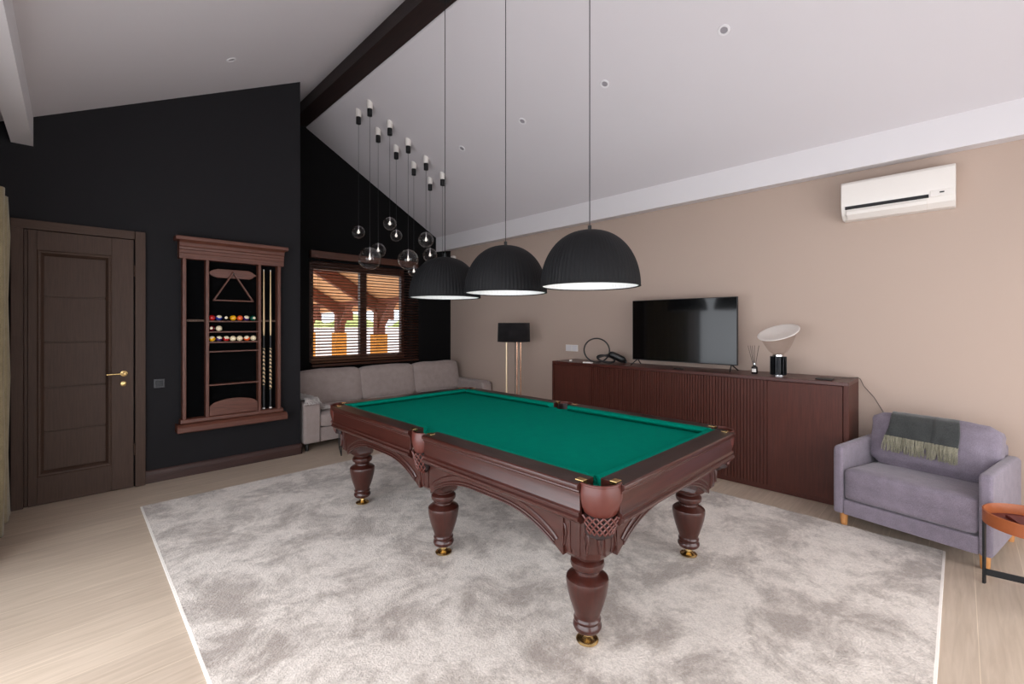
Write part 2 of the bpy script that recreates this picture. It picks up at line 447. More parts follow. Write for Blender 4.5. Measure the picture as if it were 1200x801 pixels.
xform(lathe(bm, [(.026, 0), (.026, .006), (.012, .010), (.009, .045), (0, .045)], 20), Matrix.Translation((.345, -.040, 1.057)) @ Matrix.Rotation(rad(90), 4, 'X'))
tube(bm, [(.345, -.083, 1.057), (.32, -.086, 1.058), (.27, -.084, 1.058), (.225, -.078, 1.056)], [.009, .008, .007, .006], 10)
obj('door_handle', bm, M_brass, lf, smooth=40)
bm = bmesh.new(); xform(lathe(bm, [(.024, 0), (.024, .006), (.018, .010), (0, .010)], 20), Matrix.Translation((.340, -.040, .965)) @ Matrix.Rotation(rad(90), 4, 'X'))
obj('keyhole_plate', bm, M_brass, lf, smooth=40)
bm = bmesh.new()
for z in (2.0, .35): tube(bm, [(.419, -.046, z - .05), (.419, -.046, z + .05)], .006, 8)
obj('hinge', bm, M_door, e)

# wall switch beside the door
t = thing('light_switch', 'dark square light switch on the charcoal wall beside the door', 'switch', (.603, YD, .94))
obj('frame', Box(-.042, .042, -.010, 0, -.042, .042), plain('switch_grey', (62, 62, 66), .5), t, bevel=.004)
obj('rocker', Box(-.028, .028, -.014, -.009, -.028, .028), M_blackmetal, t, bevel=.002)

# curtain at far left
bm = bmesh.new()
n = 90; prev = None
for i in range(n + 1):
    u = i / n; y = 4.27 + u * 1.07; x = -.386 + .042 * cos(2 * pi * u * 6.5) + .01 * sin(17 * u)
    y += .018 * sin(2 * pi * u * 13)
    col = [bm.verts.new((x + .006 * sin(3 * k + 9 * u) , y, z)) for k, z in enumerate((.012, .5, 1.1, 1.7, 2.2, 2.47))]
    if prev:
        for k in range(5): bm.faces.new((prev[k], col[k], col[k+1], prev[k+1]))
    prev = col
t = thing('curtain', 'beige linen curtain hanging in folds left of the door', 'curtain')
obj('drape', bm, M_curtain, t, smooth=60, solid=.004)
obj('curtain_rail', Box(-.43, -.38, -1.2, 5.38, 2.465, 2.49), M_white, t)
bm = bmesh.new(); prev = None
for i in range(n + 1):
    u = i / n; y = -1.15 + u * .75; x = -.405 + .042 * cos(2 * pi * u * 5.5)
    col = [bm.verts.new((x, y, z)) for z in (.012, 1.2, 2.47)]
    if prev:
        for k in range(2): bm.faces.new((prev[k], col[k], col[k+1], prev[k+1]))
    prev = col

# ------------------------------------------------------------------ rug
RX = (0.405, 4.10); RY = (0.069, 4.745)
t = thing('area_rug', 'large pale grey shaggy rug with white bound edge under the billiard table', 'rug', (0, 0, 0))
bm = bmesh.new(); nx, ny = 170, 215
from mathutils import noise as mn
grid = []
for j in range(ny + 1):
    row = []
    for i in range(nx + 1):
        x = RX[0] + .012 + (RX[1] - RX[0] - .024) * i / nx; y = RY[0] + .012 + (RY[1] - RY[0] - .024) * j / ny
        z = .013 + .003 * mn.fractal(Vector((x * 5, y * 5, 0)), .8, 2.1, 5) + .002 * mn.noise(Vector((x * 40, y * 40, 3)))
        row.append(bm.verts.new((x, y, max(z, .008))))
    grid.append(row)
for j in range(ny):
    for i in range(nx): bm.faces.new((grid[j][i], grid[j][i+1], grid[j+1][i+1], grid[j+1][i]))
edge = [grid[0][i] for i in range(nx + 1)] + [grid[j][nx] for j in range(1, ny + 1)] + [grid[ny][i] for i in range(nx - 1, -1, -1)] + [grid[j][0] for j in range(ny - 1, 0, -1)]
low = [bm.verts.new((v.co.x, v.co.y, .001)) for v in edge]
for i in range(len(edge)):
    k = (i + 1) % len(edge); bm.faces.new((edge[i], low[i], low[k], edge[k]))
pile = obj('pile', bm, M_rug, t, smooth=80)
bm = bmesh.new()
M_bind = plain('binding_white', (236, 230, 224), .8)
for a in ((RX[0], RX[0] + .014, RY[0], RY[1]), (RX[1] - .014, RX[1], RY[0], RY[1]), (RX[0] + .014, RX[1] - .014, RY[0], RY[0] + .014), (RX[0] + .014, RX[1] - .014, RY[1] - .014, RY[1])):
    box(bm, a[0], a[1], a[2], a[3], 0.001, .007)
obj('binding', bm, M_bind, t, bevel=.002)

# ------------------------------------------------------------------ billiard table
CX, CY = 2.285, 2.38
HX, HY = .775, 1.395
t = thing('billiard_table', 'carved mahogany billiard table with green cloth and brass feet', 'billiard table', (CX, CY, 0))
# bed with pocket notches
def bed_outline(hx, hy, rc, rs):
    pts = []
    def arc(cx, cy, r, a0, a1, n=8):
        for i in range(n + 1):
            a = rad(a0 + (a1 - a0) * i / n); pts.append((cx + r * cos(a), cy + r * sin(a)))
    arc(hx, -hy, rc, 180, 90); arc(hx - .015, 0, rs, 270 - 16, 90 + 16)
    arc(hx, hy, rc, 270, 180); arc(-hx, hy, rc, 0, -90)
    arc(-hx + .015, 0, rs, 74, -74); arc(-hx, -hy, rc, 90, 0)
    return pts
bm = bmesh.new(); prism(bm, bed_outline(.70, 1.32, .060, .055), .765, .795, 'Z')
bmesh.ops.triangulate(bm, faces=bm.faces)
obj('bed', bm, M_cloth, t)
obj('under_frame', Box(-.64, .64, -1.27, 1.27, .67, .765), M_mahog['Y'], t)
# rails with cushions and brass caps (profile measured from the outer edge inward)
Z0, Z1 = .688, .832
RP = [(0.0, Z1 - .006), (.006, Z1), (.118, Z1 + .002), (.118, .765), (.035, .765), (.035, .690), (.012, .690), (.012, .700), (.008, .706), (.018, .712),
      (.020, .716), (.020, .788), (.012, .794), (.014, .800), (.006, .806), (.0, .812)]
CP = [(.116, Z1 + .001), (.150, Z1 + .002), (.166, .826), (.168, .816), (.150, .796), (.116, .796)]
LP = [(.020, .660), (.012, .668), (.004, .672), (.002, .684), (.010, .690), (.030, .694), (.06, .694), (.06, .655), (.024, .655)]
M_railcap = wood('rail_top_wood', (34, 19, 15), (48, 27, 22), 0.42, 'Y', 4, 14, bump=.01, spec=.35)
def rail(side, a0, a1):
    """side: 0 -x, 1 +x, 2 -y, 3 +y"""
    def mk(prof, cut0, cut1):
        bm = bmesh.new(); v0, v1 = [], []
        dmax = max(d for d, _ in prof); dmin = min(d for d, _ in prof)
        for d, z in prof:
            c = (d - dmin) / (dmax - dmin) if dmax > dmin else 0
            b0, b1 = a0 + cut0 * c, a1 - cut1 * c
            P = {0: lambda s: (-HX + d, s, z), 1: lambda s: (HX - d, s, z), 2: lambda s: (s, -HY + d, z), 3: lambda s: (s, HY - d, z)}[side]
            v0.append(bm.verts.new(P(b0))); v1.append(bm.verts.new(P(b1)))
        bm.faces.new(v0); bm.faces.new(list(reversed(v1)))
        for i in range(len(v0)):
            j = (i + 1) % len(v0); bm.faces.new((v0[i], v1[i], v1[j], v0[j]))
        return bm
    ax = 'Y' if side < 2 else 'X'
    r = obj('rail', mk(RP, 0, 0), [M_mahog[ax], M_railcap], t, smooth=50, bevel=.0012)
    for p in r.data.polygons:
        if abs(p.normal.z) > .95 and p.center.z > Z1 - .003: p.material_index = 1
    obj('moulding', mk(LP, 0, 0), M_mahog[ax], r, smooth=50)
    obj('cushion', mk(CP, .03, .03), M_cloth, r, smooth=50)
    for s, q in ((a0, 1), (a1, -1)):
        bm = bmesh.new()
        lo, hi = sorted((s - .003 * q, s + .040 * q))
        d0, d1 = .038, .072
        P = {0: (-HX + d0, -HX + d1, lo, hi), 1: (HX - d1, HX - d0, lo, hi), 2: (lo, hi, -HY + d0, -HY + d1), 3: (lo, hi, HY - d1, HY - d0)}[side]
        box(bm, *P, Z1 - .012, Z1 + .0045)
        obj('brass_plate', bm, M_brass, r, bevel=.002)
CGS, CG = .150, .128; SG = .078
for sd in (0, 1):
    rail(sd, -HY + CGS, -SG); rail(sd, SG, HY - CGS)
rail(2, -HX + CG, HX - CG); rail(3, -HX + CG, HX - CG)

# corner pockets: curved leather shield, net, throat
def shield(bm, cx, cy, R, a0, a1, z0, z1, bulge, th, n=18, m=8, corner_drop=0.0):
    inn, out = [], []
    for j in range(m + 1):
        v = j / m; z = z0 + (z1 - z0) * v
        ri, ro = [], []
        for i in range(n + 1):
            u = i / n; a = rad(a0 + (a1 - a0) * u)
            zz = z
            if corner_drop and v < .4: zz = z + corner_drop * (2 * u - 1) ** 2 * (1 - v / .4)
            rr = R + bulge * sin(pi * min(1, v * 1.02)) - (1 - v) * .018
            ro.append(bm.verts.new((cx + rr * cos(a), cy + rr * sin(a), zz)))
            ri.append(bm.verts.new((cx + (rr - th) * cos(a), cy + (rr - th) * sin(a), zz)))
        out.append(ro); inn.append(ri)
    for j in range(m):
        for i in range(n):
            bm.faces.new((out[j][i], out[j][i+1], out[j+1][i+1], out[j+1][i]))
            bm.faces.new((inn[j][i], inn[j+1][i], inn[j+1][i+1], inn[j][i+1]))
    for i in range(n):
        bm.faces.new((out[m][i], out[m][i+1], inn[m][i+1], inn[m][i])); bm.faces.new((out[0][i], inn[0][i], inn[0][i+1], out[0][i+1]))
    for j in range(m):
        bm.faces.new((out[j][0], out[j+1][0], inn[j+1][0], inn[j][0])); bm.faces.new((out[j][n], inn[j][n], inn[j+1][n], out[j+1][n]))
def net(bm, cx, cy, R, a0, a1, z0, z1, k=6, r=.0040, rows=3):
    for s in (1, -1):
        for i in range(-rows, k + rows + 1):
            pts = []
            for q in range(13):
                v = q / 12; u = (i + s * v * rows) / k
                if 0 <= u <= 1:
                    a = rad(a0 + (a1 - a0) * u); RR = R - .035 * (1 - v) - (0.02 if v < .1 else 0)
                    pts.append((cx + RR * cos(a), cy + RR * sin(a), z1 + (z0 - z1) * (1 - v)))
            if len(pts) > 2: tube(bm, pts, r, 6)
for sx in (-1, 1):
    for sy in (-1, 1):
        cx, cy = sx * (HX - .118), sy * (HY - .118)
        base = math.degrees(math.atan2(sy, sx))
        bm = bmesh.new(); shield(bm, cx, cy, .100, base - 62, base + 62, .694, Z1 - .002, .010, .010, corner_drop=.012)
        s = obj('pocket_shield', bm, M_leather, t, smooth=60, bevel=.003)
        bm = bmesh.new(); tube(bm, [(cx + .096 * cos(rad(base + q)), cy + .096 * sin(rad(base + q)), Z1 - .002) for q in range(-62, 63, 4)], .006, 8)
        obj('pocket_rim', bm, M_leather, s, smooth=60)
        bm = bmesh.new(); shield(bm, cx, cy, .080, base - 95, base + 95, .600, Z1 - .012, .0, .006)  # dark leather inside the shield; behind the net it paints the hole's shade
        obj('pocket_lining_shade', bm, M_leather_dark, t, smooth=60)
        bm = bmesh.new(); net(bm, cx, cy, .096, base - 58, base + 58, .600, .700)
        obj('pocket_net', bm, M_leather, t, smooth=60)
        bm = bmesh.new(); lathe(bm, [(.070, .765), (.060, .70), (.045, .60), (.02, .575)], 20, c=(cx + sx * .0, cy + sy * .0), cap=True)
        obj('pocket_throat', bm, M_leather_dark, t, smooth=60)
for sx in (-1, 1):
    cx = sx * (HX - .075)
    base = 0 if sx > 0 else 180
    bm = bmesh.new(); shield(bm, cx, 0, .078, base - 62, base + 62, .705, Z1 - .001, .010, .009, corner_drop=.01)
    s = obj('pocket_shield', bm, M_leather, t, smooth=60, bevel=.003)
    bm = bmesh.new(); tube(bm, [(cx + .074 * cos(rad(base + q)), .074 * sin(rad(base + q)), Z1 - .001) for q in range(-62, 63, 6)], .005, 8)
    obj('pocket_rim', bm, M_leather, s, smooth=60)
    bm = bmesh.new(); shield(bm, cx, 0, .062, base - 95, base + 95, .600, Z1 - .012, .0, .005)  # same dark sheet: leather above, painted shade of the hole behind the net
    obj('pocket_lining_shade', bm, M_leather_dark, t, smooth=60)
    bm = bmesh.new(); net(bm, cx, 0, .078, base - 60, base + 60, .575, .71, 5)
    obj('pocket_net', bm, M_leather, t, smooth=60)
    bm = bmesh.new(); lathe(bm, [(.060, .765), (.052, .70), (.04, .60), (.018, .575)], 20, c=(cx + sx * -.0, 0), cap=True)
    obj('pocket_throat', bm, M_leather_dark, t, smooth=60)

# aprons with an arched lower edge and carved line
AX, AY = .700, 1.285     # outer faces of the aprons
LX, LY_ = .555, 1.14    # leg centres
def arch_pts(a0, a1, ztop, zmid, zend, n=22):
    pts = [(a0, ztop), (a1, ztop)]
    for i in range(n + 1):
        u = 1 - i / n; x = a0 + (a1 - a0) * u
        s = min(u, 1 - u) * 2                   # 0 at posts, 1 mid
        z = zend + (zmid - zend) * (1 - (1 - min(1, s * 1.25)) ** 2.2)
        pts.append((x, z))
    return pts
def apron(axis, pos, a0, a1):
    bm = bmesh.new(); th = .028
    lo, hi = (pos, pos - math.copysign(th, pos)); lo, hi = min(lo, hi), max(lo, hi)
    pts = arch_pts(a0, a1, .672, .585, .455)
    prism(bm, pts, lo, hi, axis)
    ob = obj('apron', bm, M_mahog['Y' if axis == 'X' else 'X'], t, bevel=.003)
    bm = bmesh.new()
    o = math.copysign(.001, pos); Q = lambda a, z: (pos + o, a, z) if axis == 'X' else (a, pos + o, z)
    low = [(a, z + .022) for a, z in pts[2:]]
    tube(bm, [Q(a, z) for a, z in low[1:-1]], .006, 8); tube(bm, [Q(a, z - .016) for a, z in low[1:-1]], .005, 8)
    # scroll: a shallow second curve that springs from each post
    L = a1 - a0
    for sgn, st in ((1, a0), (-1, a1)):
        cur = []
        for i in range(15):
            u = i / 14; cur.append(Q(st + sgn * (L * .03 + u * L * .33), .520 + .118 * math.sin(u * pi * .5) ** .8 ))
        tube(bm, cur, [.008 * (1 - .5 * i / 14) for i in range(15)], 6)
    obj('carving', bm, M_mahog['Z'], ob, smooth=50)
PW = .06
for s in (-1, 1):
    apron('X', s * AX, -LY_ + .03, -PW); apron('X', s * AX, PW, LY_ - .03)
    apron('Y', s * AY, -LX + .03, LX - .03)
# leg posts and turned legs
prof = [(.046, .073), (.060, .075), (.067, .088), (.067, .098), (.060, .108), (.058, .112), (.062, .118), (.064, .126), (.058, .134), (.057, .140),
        (.068, .170), (.082, .212), (.093, .255), (.099, .292), (.100, .308), (.098, .318), (.086, .328), (.064, .336), (.057, .342), (.056, .350), (.061, .354), (.057, .358),
        (.064, .363), (.076, .371), (.080, .384), (.078, .397), (.068, .406), (.058, .412), (.058, .430)]
fprof = [(.0, .018), (.052, .018), (.053, .023), (.048, .028), (.044, .030), (.030, .034), (.020, .044), (.018, .056), (.028, .064), (.034, .072), (.030, .078)]
first = True
legs = []
for sx in (-1, 1):
    for k, ly in enumerate((-LY_, 0, LY_)):
        cx, cy = sx * LX, ly
        # post: chamfered square, outward faces, rounding in at the foot
        bm = bmesh.new()
        ox = sx * (AX - .003) ; hw = .105
        def ring(z, w, ch, off):
            x0, x1 = cx + sx * off - w, cx + sx * off + w; y0_, y1_ = cy - w, cy + w
            if abs(ly) > 0: y0_, y1_ = y0_ + math.copysign(off, ly), y1_ + math.copysign(off, ly)
            P = [(x0 + ch, y0_), (x1 - ch, y0_), (x1, y0_ + ch), (x1, y1_ - ch), (x1 - ch, y1_), (x0 + ch, y1_), (x0, y1_ - ch), (x0, y0_ + ch)]
            return [bm.verts.new((a, b, z)) for a, b in P]
        rs = [ring(.672, .105, .045, .030), ring(.50, .105, .045, .030), ring(.470, .103, .045, .026), ring(.448, .094, .04, .014), ring(.432, .078, .034, .004), ring(.425, .066, .028, 0)]
        for a, b in zip(rs[:-1], rs[1:]):
            for i in range(8): bm.faces.new((a[i], b[i], b[(i+1) % 8], a[(i+1) % 8]))
        bm.faces.new(rs[0]); bm.faces.new(list(reversed(rs[-1])))
        post = obj('leg_post', bm, M_mahog['Z'], t, bevel=.003)
        # carved loops on the visible faces
        bm = bmesh.new()
        def loop(f, c, w, z0, z1):
            pts = []
            for i in range(20):
                a = 2 * pi * i / 20
                pts.append(f(c + w * cos(a) * (1 if sin(a) > 0 else .6), (z0 + z1) / 2 + (z1 - z0) / 2 * sin(a)))
            tube(bm, pts, .0058, 8, closed=True)
        fx = cx + sx * (.030 + .105)
        fX = lambda a, z: (fx + sx * .001, cy + (math.copysign(.030, ly) if ly else 0) + a, z)
        for c in (-.062, .062): loop(fX, c, .013, .50, .60)
        for c in (-.030, .030): tube(bm, [fX(c, .655), fX(c * .9, .60), fX(c * .9, .50), fX(c * .75, .478)], .004, 6)
        if ly:
            fy = cy + math.copysign(.135, ly)
            fY = lambda a, z: (cx + sx * .030 + a, fy + math.copysign(.001, ly), z)
            for c in (-.062, .062): loop(fY, c, .013, .50, .60)
            for c in (-.030, .030): tube(bm, [fY(c, .655), fY(c * .9, .60), fY(c * .9, .50), fY(c * .75, .478)], .004, 6)
        obj('carving', bm, M_mahog['Z'], post, smooth=50)
        if first:
            lg = obj('leg', Lathe(prof, 40), M_mahog['Z'], t, smooth=35, loc=(cx, cy, 0))
            bf = obj('foot', Lathe(fprof, 32), M_brass, lg, smooth=35)
            first = False
        else:
            l2 = lg.copy(); COL.objects.link(l2); l2.parent = t; l2.location = (cx, cy, 0)
            b2 = bf.copy(); COL.objects.link(b2); b2.parent = l2

# ------------------------------------------------------------------ big pendants
def pendant(label, y, ztop, zrim):
    t = thing('pendant_lamp', label, 'pendant lamp', (2.29, y, zrim), 0, 'ribbed dome pendants over the billiard table')
    H, R = ztop - zrim, .303
    def prof(o):
        P = []
        for i in range(25):
            a = (i / 24) * pi / 2
            P.append(((R - o) * cos(a) ** .86 if i < 24 else .0001, (H - o) * sin(a) ** 1.0))
        return P
    bm = bmesh.new()
    rib = lambda a, z: 1 + .012 * (.5 + .5 * cos(72 * a)) * (max(0, 1 - (z / H) ** 2.2))
    lathe(bm, prof(0), 432, cap=False, mod=rib)
    sh = obj('shade', bm, M_shade, t, smooth=70)
    bm = bmesh.new(); lathe(bm, [(R + .004, 0.002), (R + .005, -.004), (R - .004, -.006), (R - .008, -.002)], 96, cap=False)
    obj('rim', bm, M_shade, sh, smooth=60)
    bm = bmesh.new(); rib2 = lambda a, z: 1 + .012 * (.5 + .5 * cos(72 * a))
    lathe(bm, prof(.012), 288, cap=False, mod=rib2)
    obj('inner_shade', bm, M_inner, t, smooth=70)
    bm = bmesh.new(); tube(bm, [(0, 0, H - .01), (0, 0, H + .03)], .012, 12); tube(bm, [(0, 0, H), (0, 0, 4.33 - zrim - .02)], .0032, 6)
    obj('cord', bm, M_black, t)
    obj('ceiling_rose', Lathe([(.05, 4.305 - zrim), (.055, 4.31 - zrim), (.055, 4.329 - zrim)], 24), M_black, t, smooth=40)
    bm = bmesh.new(); tube(bm, [(0, 0, H - .01), (0, 0, H - .09)], .02, 12)
    obj('lamp_holder', bm, M_white, t)
    bm = bmesh.new(); sphere(bm, (0, 0, H - .14), .055)
    obj('bulb', bm, plain('lit_bulb', (255, 250, 244), .5, emit=(255, 246, 236), estr=BULB), t, smooth=60)
BULB = 3.5
pendant('nearest and largest looking of the three black ribbed dome pendants', 1.623, 2.087, 1.742)
pendant('middle one of the three black ribbed dome pendants over the table', 2.376, 2.087, 1.740)
pendant('farthest black ribbed dome pendant, in front of the window blind', 3.129, 2.082, 1.738)

# ------------------------------------------------------------------ glass globe pendants
globes = [(2.590, 5.375, 2.676, 0.081), (2.590, 5.075, 2.311, 0.136), (2.860, 5.375, 2.473, 0.100), (2.860, 5.075, 2.778, 0.081), (3.125, 5.375, 2.707, 0.079), (3.125, 5.075, 2.352, 0.132), (3.400, 5.375, 2.250, 0.078), (3.400, 5.075, 2.646, 0.103), (3.670, 5.375, 2.504, 0.101), (3.670, 5.075, 2.220, 0.101)]
glab = ['small clear globe hanging farthest left, above the left pane of the blind',
        'largest clear glass globe, overlapping the blind top at left',
        'medium glass globe just behind and right of the largest globe',
        'small clear globe hanging highest of all the glass globes',
        'small clear globe just below and right of the highest globe',
        'large clear glass globe above the right half of the window',
        'lowest small clear globe, touching the edge of the farthest black dome',
        'medium globe at the upper right, nearest the beige wall corner',
        'medium globe directly below the upper right globe, partly behind the farthest black dome',
        'clear globe hidden behind the farthest black dome, its cord rightmost']
M_filament = plain('globe_bulb', (250, 244, 238), .3, emit=(255, 240, 226), estr=.7)
for (x, y, z, r), lb in zip(globes, glab):
    zc = zr(x); zb = zc - .168
    t = thing('globe_pendant', lb, 'pendant lamp', (x, y, z), 0, 'clear glass globe pendants by the window')
    bm = bmesh.new(); pr = [(.036, zb + .085 - z), (.036, zc + .030 - z)]
    lathe(bm, pr, 24); obj('canopy', bm, M_acwhite, t, smooth=40)
    obj('cord_grip', Lathe([(.020, zb - z - .004), (.030, zb - z), (.030, zb + .085 - z)], 24), M_black, t, smooth=40)
    obj('cord', Tube([(0, 0, r * .9), (0, 0, zb - z)], .0022, 6), M_black, t)
    obj('lamp_holder', Lathe([(.004, r + .005), (.010, r), (.010, r * .55), (.007, r * .35)], 16), M_chrome, t, smooth=40)
    obj('bulb', Lathe([(.0001, -.020), (.012, -.014), (.016, -.003), (.012, .012), (.008, .026), (.006, r * .36)], 16), M_filament, t, smooth=60)
    bm = bmesh.new(); sphere(bm, (0, 0, 0), r, 40, 24)
    obj('glass_globe', bm, M_globe, t, smooth=80)

# ceiling spots
def spot(label, x, y, left=False):
    z = zl(x) if left else zr(x)
    ang = math.atan(.522) if left else -math.atan(.565)
    t = thing('recessed_spotlight', label, 'spotlight', (x, y, z), 0, 'recessed spots in the sloped ceiling')
    t.rotation_euler = (0, -ang, 0)
    obj('trim_ring', Lathe([(.026, -.001), (.028, -.006), (.040, -.006), (.043, -.001), (.043, .012)], 28, cap=False), M_white, t, smooth=40)
    obj('lens', Lathe([(.0001, -.002), (.027, -.002), (.027, .004)], 24), plain('spot_lens', (150, 145, 150), .3), t, smooth=40)
spot('recessed spot nearest the viewer on the right slope', 3.48, 1.25)
spot('recessed spot just right of the nearest pendant cord', 3.48, 2.30)
spot('recessed spot between the middle and nearest pendant cords', 3.48, 3.35)
spot('farthest recessed spot on the right slope, right of the globe cords', 3.48, 4.40)
spot('recessed spot on the left slope above the wall rack', 1.02, 4.60, True)

# ------------------------------------------------------------------ air conditioner
t = thing('air_conditioner', 'white wall mounted air conditioner on the beige wall under the beam', 'air conditioner', (XW, .38, 2.42))
L2 = .355
pr = [(0, .0), (-.11, .0), (-.165, .035), (-.190, .085), (-.198, .14), (-.198, .29), (-.185, .312), (0, .312)]
bm = bmesh.new(); prism(bm, pr, -L2, L2, 'Y')
b = obj('casing', bm, M_acwhite, t, bevel=.006, smooth=30)
pr2 = [(-.120, .004), (-.172, .040), (-.190, .075), (-.184, .082), (-.150, .06), (-.11, .012)]
obj('louvre', xform(Prism([(-.128, -.006), (-.188, .030), (-.2, .058), (-.196, .062), (-.18, .040), (-.124, .000)], -L2 + .16, L2 - .04, 'Y'), Matrix.Identity(4)), M_acwhite, t, bevel=.002)
obj('air_slot', Prism([(-.150, .058), (-.1965, .082), (-.1965, .102), (-.150, .102)], -L2 + .15, L2 - .03, 'Y'), M_black, t)
bm = bmesh.new(); prism(bm, [(-.199, .055), (-.202, .1), (-.2025, .105), (-.199, .105)], -L2 + .008, -L2 + .145, 'Y')
obj('control_panel', Box(-.2, -.190, -L2 + .006, -L2 + .142, .075, .125), M_acwhite, t, bevel=.003)
obj('sensor', Box(-.2025, -.199, -L2 + .062, -L2 + .088, .100, .110), M_black, t)
bm.free()

# ------------------------------------------------------------------ sideboard
t = thing('sideboard', 'long dark reddish wood sideboard with fluted and plain doors along the beige wall', 'sideboard', (4.467, .636, 0))
D, LN, HT = XW - 4.467 - .004, 3.123, 1.032
bm = bmesh.new(); box(bm, 0.0, D, 0, LN, HT - .030, HT)
obj('top_board', bm, M_cabtop, t, bevel=.002)
bm = bmesh.new(); box(bm, 0.0, D, 0, .036, 0, HT - .030); box(bm, 0.0, D, LN - .03, LN, 0, HT - .03); box(bm, .02, D, .036, LN - .03, .03, .07); box(bm, D - .02, D, .036, LN - .03, .07, HT - .03)
box(bm, .035, .05, .036, LN - .03, 0, .07)
obj('carcass', bm, M_cab, t, bevel=.0015)
edges = [.040, .594, 1.163, 1.911, 2.531, LN - .034]
for k, (a, b_) in enumerate(zip(edges[:-1], edges[1:])):
    bm = bmesh.new()
    if k in (0, 4):
        box(bm, .004, .024, a + .0015, b_ - .0015, .055, HT - .034)
        d = obj('door', bm, M_cab, t, bevel=.0015)
    else:
        box(bm, .014, .026, a + .0015, b_ - .0015, .055, HT - .034)
        w = .0275; n = int((b_ - a) / w); st = (b_ - a) / n
        for i in range(n): box(bm, .002, .014, a + i * st + .0035, a + (i + 1) * st - .0035, .055, HT - .034)
        d = obj('door', bm, M_cab, t)
        d['label'] = 'fluted sideboard door'

# things on the sideboard
ZT = HT + .0005
t = thing('television', 'black flat television on splayed feet on the sideboard', 'television', (4.70, 2.142, ZT))
obj('bezel', Box(0, .03, -.581, .581, .062, .752), M_black, t, bevel=.004)
obj('screen', Box(-.0015, .002, -.574, .574, .072, .745), M_gloss_black, t)
obj('rear_housing', Box(.03, .065, -.40, .40, .12, .50), M_black, t, bevel=.01)
for s in (-1, 1):
    bm = bmesh.new(); tube(bm, [(.015, s * .52, .07), (-.10, s * .545, .006)], .006, 8); tube(bm, [(.015, s * .52, .07), (.13, s * .545, .006)], .006, 8)
    tube(bm, [(.015, s * .52, .07), (.015, s * .48, .09)], .007, 8)
    obj('leg', bm, M_blackmetal, t, smooth=50)

t = thing('table_lamp', 'table lamp with tilted white dish on a clear bowl and black ribbed base', 'table lamp', (4.64, 1.185, ZT))
bm = bmesh.new()
lathe(bm, [(.046, .014), (.046, .178)], 16)
for i in range(14):
    a = 2 * pi * i / 14; c = Vector((.056 * cos(a), .056 * sin(a), 0))
    v0 = len(bm.verts)
    vs = box(bm, -.011, .011, -.0055, .0055, .010, .178)
    xform(bm, Matrix.Translation(c) @ Matrix.Rotation(a, 4, 'Z'), vs)
obj('base', bm, plain('anodised_black', (30, 31, 34), .35, .6), t, smooth=30)
obj('base_collar', Lathe([(.058, .0), (.058, .012), (.044, .016)], 28), M_chrome, t, smooth=40)
obj('neck', Lathe([(.044, .176), (.048, .180), (.048, .194), (.036, .198)], 28), M_chrome, t, smooth=40)
# the dish leans toward the viewer's left and a little forward
vr = Vector((.710, -.704, 0)); vf = Vector((.704, .710, 0))
nrm = (Vector((0, 0, 1)) - vr * .44 - vf * .20).normalized()
q = Vector((0, 0, 1)).rotation_difference(nrm).to_matrix().to_4x4()
dc = Vector((0, 0, .395))
bm = bmesh.new(); prev = None
for k in range(9):
    u = k / 8; c = Vector((0, 0, .196)).lerp(dc - nrm * .012, u); r = .040 + (.150 - .040) * (u ** .62)
    n2 = Vector((0, 0, 1)).lerp(nrm, u).normalized(); qq = Vector((0, 0, 1)).rotation_difference(n2).to_matrix()
    ringv = [bm.verts.new(c + qq @ Vector((r * cos(2 * pi * i / 48), r * sin(2 * pi * i / 48), 0))) for i in range(48)]
    if prev:
        for i in range(48): bm.faces.new((prev[i], prev[(i+1) % 48], ringv[(i+1) % 48], ringv[i]))
    prev = ringv
obj('glass_bowl', bm, M_bowl, t, smooth=80)
bm = bmesh.new(); lathe(bm, [(.0001, -.020), (.08, -.014), (.145, -.004), (.166, .001), (.174, .001), (.176, .006), (.168, .010), (.145, .004), (.08, -.006), (.0001, -.012)], 72, cap=False)
xform(bm, Matrix.Translation(dc) @ q); obj('dish', bm, M_acwhite, t, smooth=50)
bm = bmesh.new(); pc = dc + vr * .13 - vf * .02; tube(bm, [pc + Vector((0, 0, -.02)), pc + Vector((0, 0, .02))], .010, 10)
obj('dish_stud', bm, M_chrome, t, smooth=50)

t = thing('reed_diffuser', 'small dark bottle reed diffuser with a white label beside the television', 'diffuser', (4.66, 1.392, ZT))
bm = bmesh.new(); lathe(bm, [(.026, 0), (.028, .004), (.028, .062), (.022, .072), (.010, .078), (.010, .095)], 24)
obj('bottle', bm, plain('dark_glass', (24, 18, 20), .12, coat=.5), t, smooth=40)
obj('collar', Lathe([(.0115, .088), (.0115, .102), (.006, .104)], 20), M_chrome, t, smooth=40)
bm = bmesh.new()
for i in range(7):
    a = rad(200 + i * 5); 
    pa = Vector((-.0287 * cos(rad(-42 + i * 14)) , -.0287 * sin(rad(-42 + i * 14)), .018)); pb = pa.copy(); pb.z = .05
    if i:
        bm.faces.new([bm.verts.new(p) for p in (q[0], pa, pb, q[1])])
    q = (pa, pb)
obj('paper_label', bm, M_acwhite, t)
for i, (dx, dy) in enumerate(((-.03, .05), (.02, .045), (.035, .01), (-.01, -.04), (.03, -.03), (-.035, .01))):
    obj('reed', Tube([(0, 0, .03), (dx, dy, .27)], .0018, 5), M_black, t)

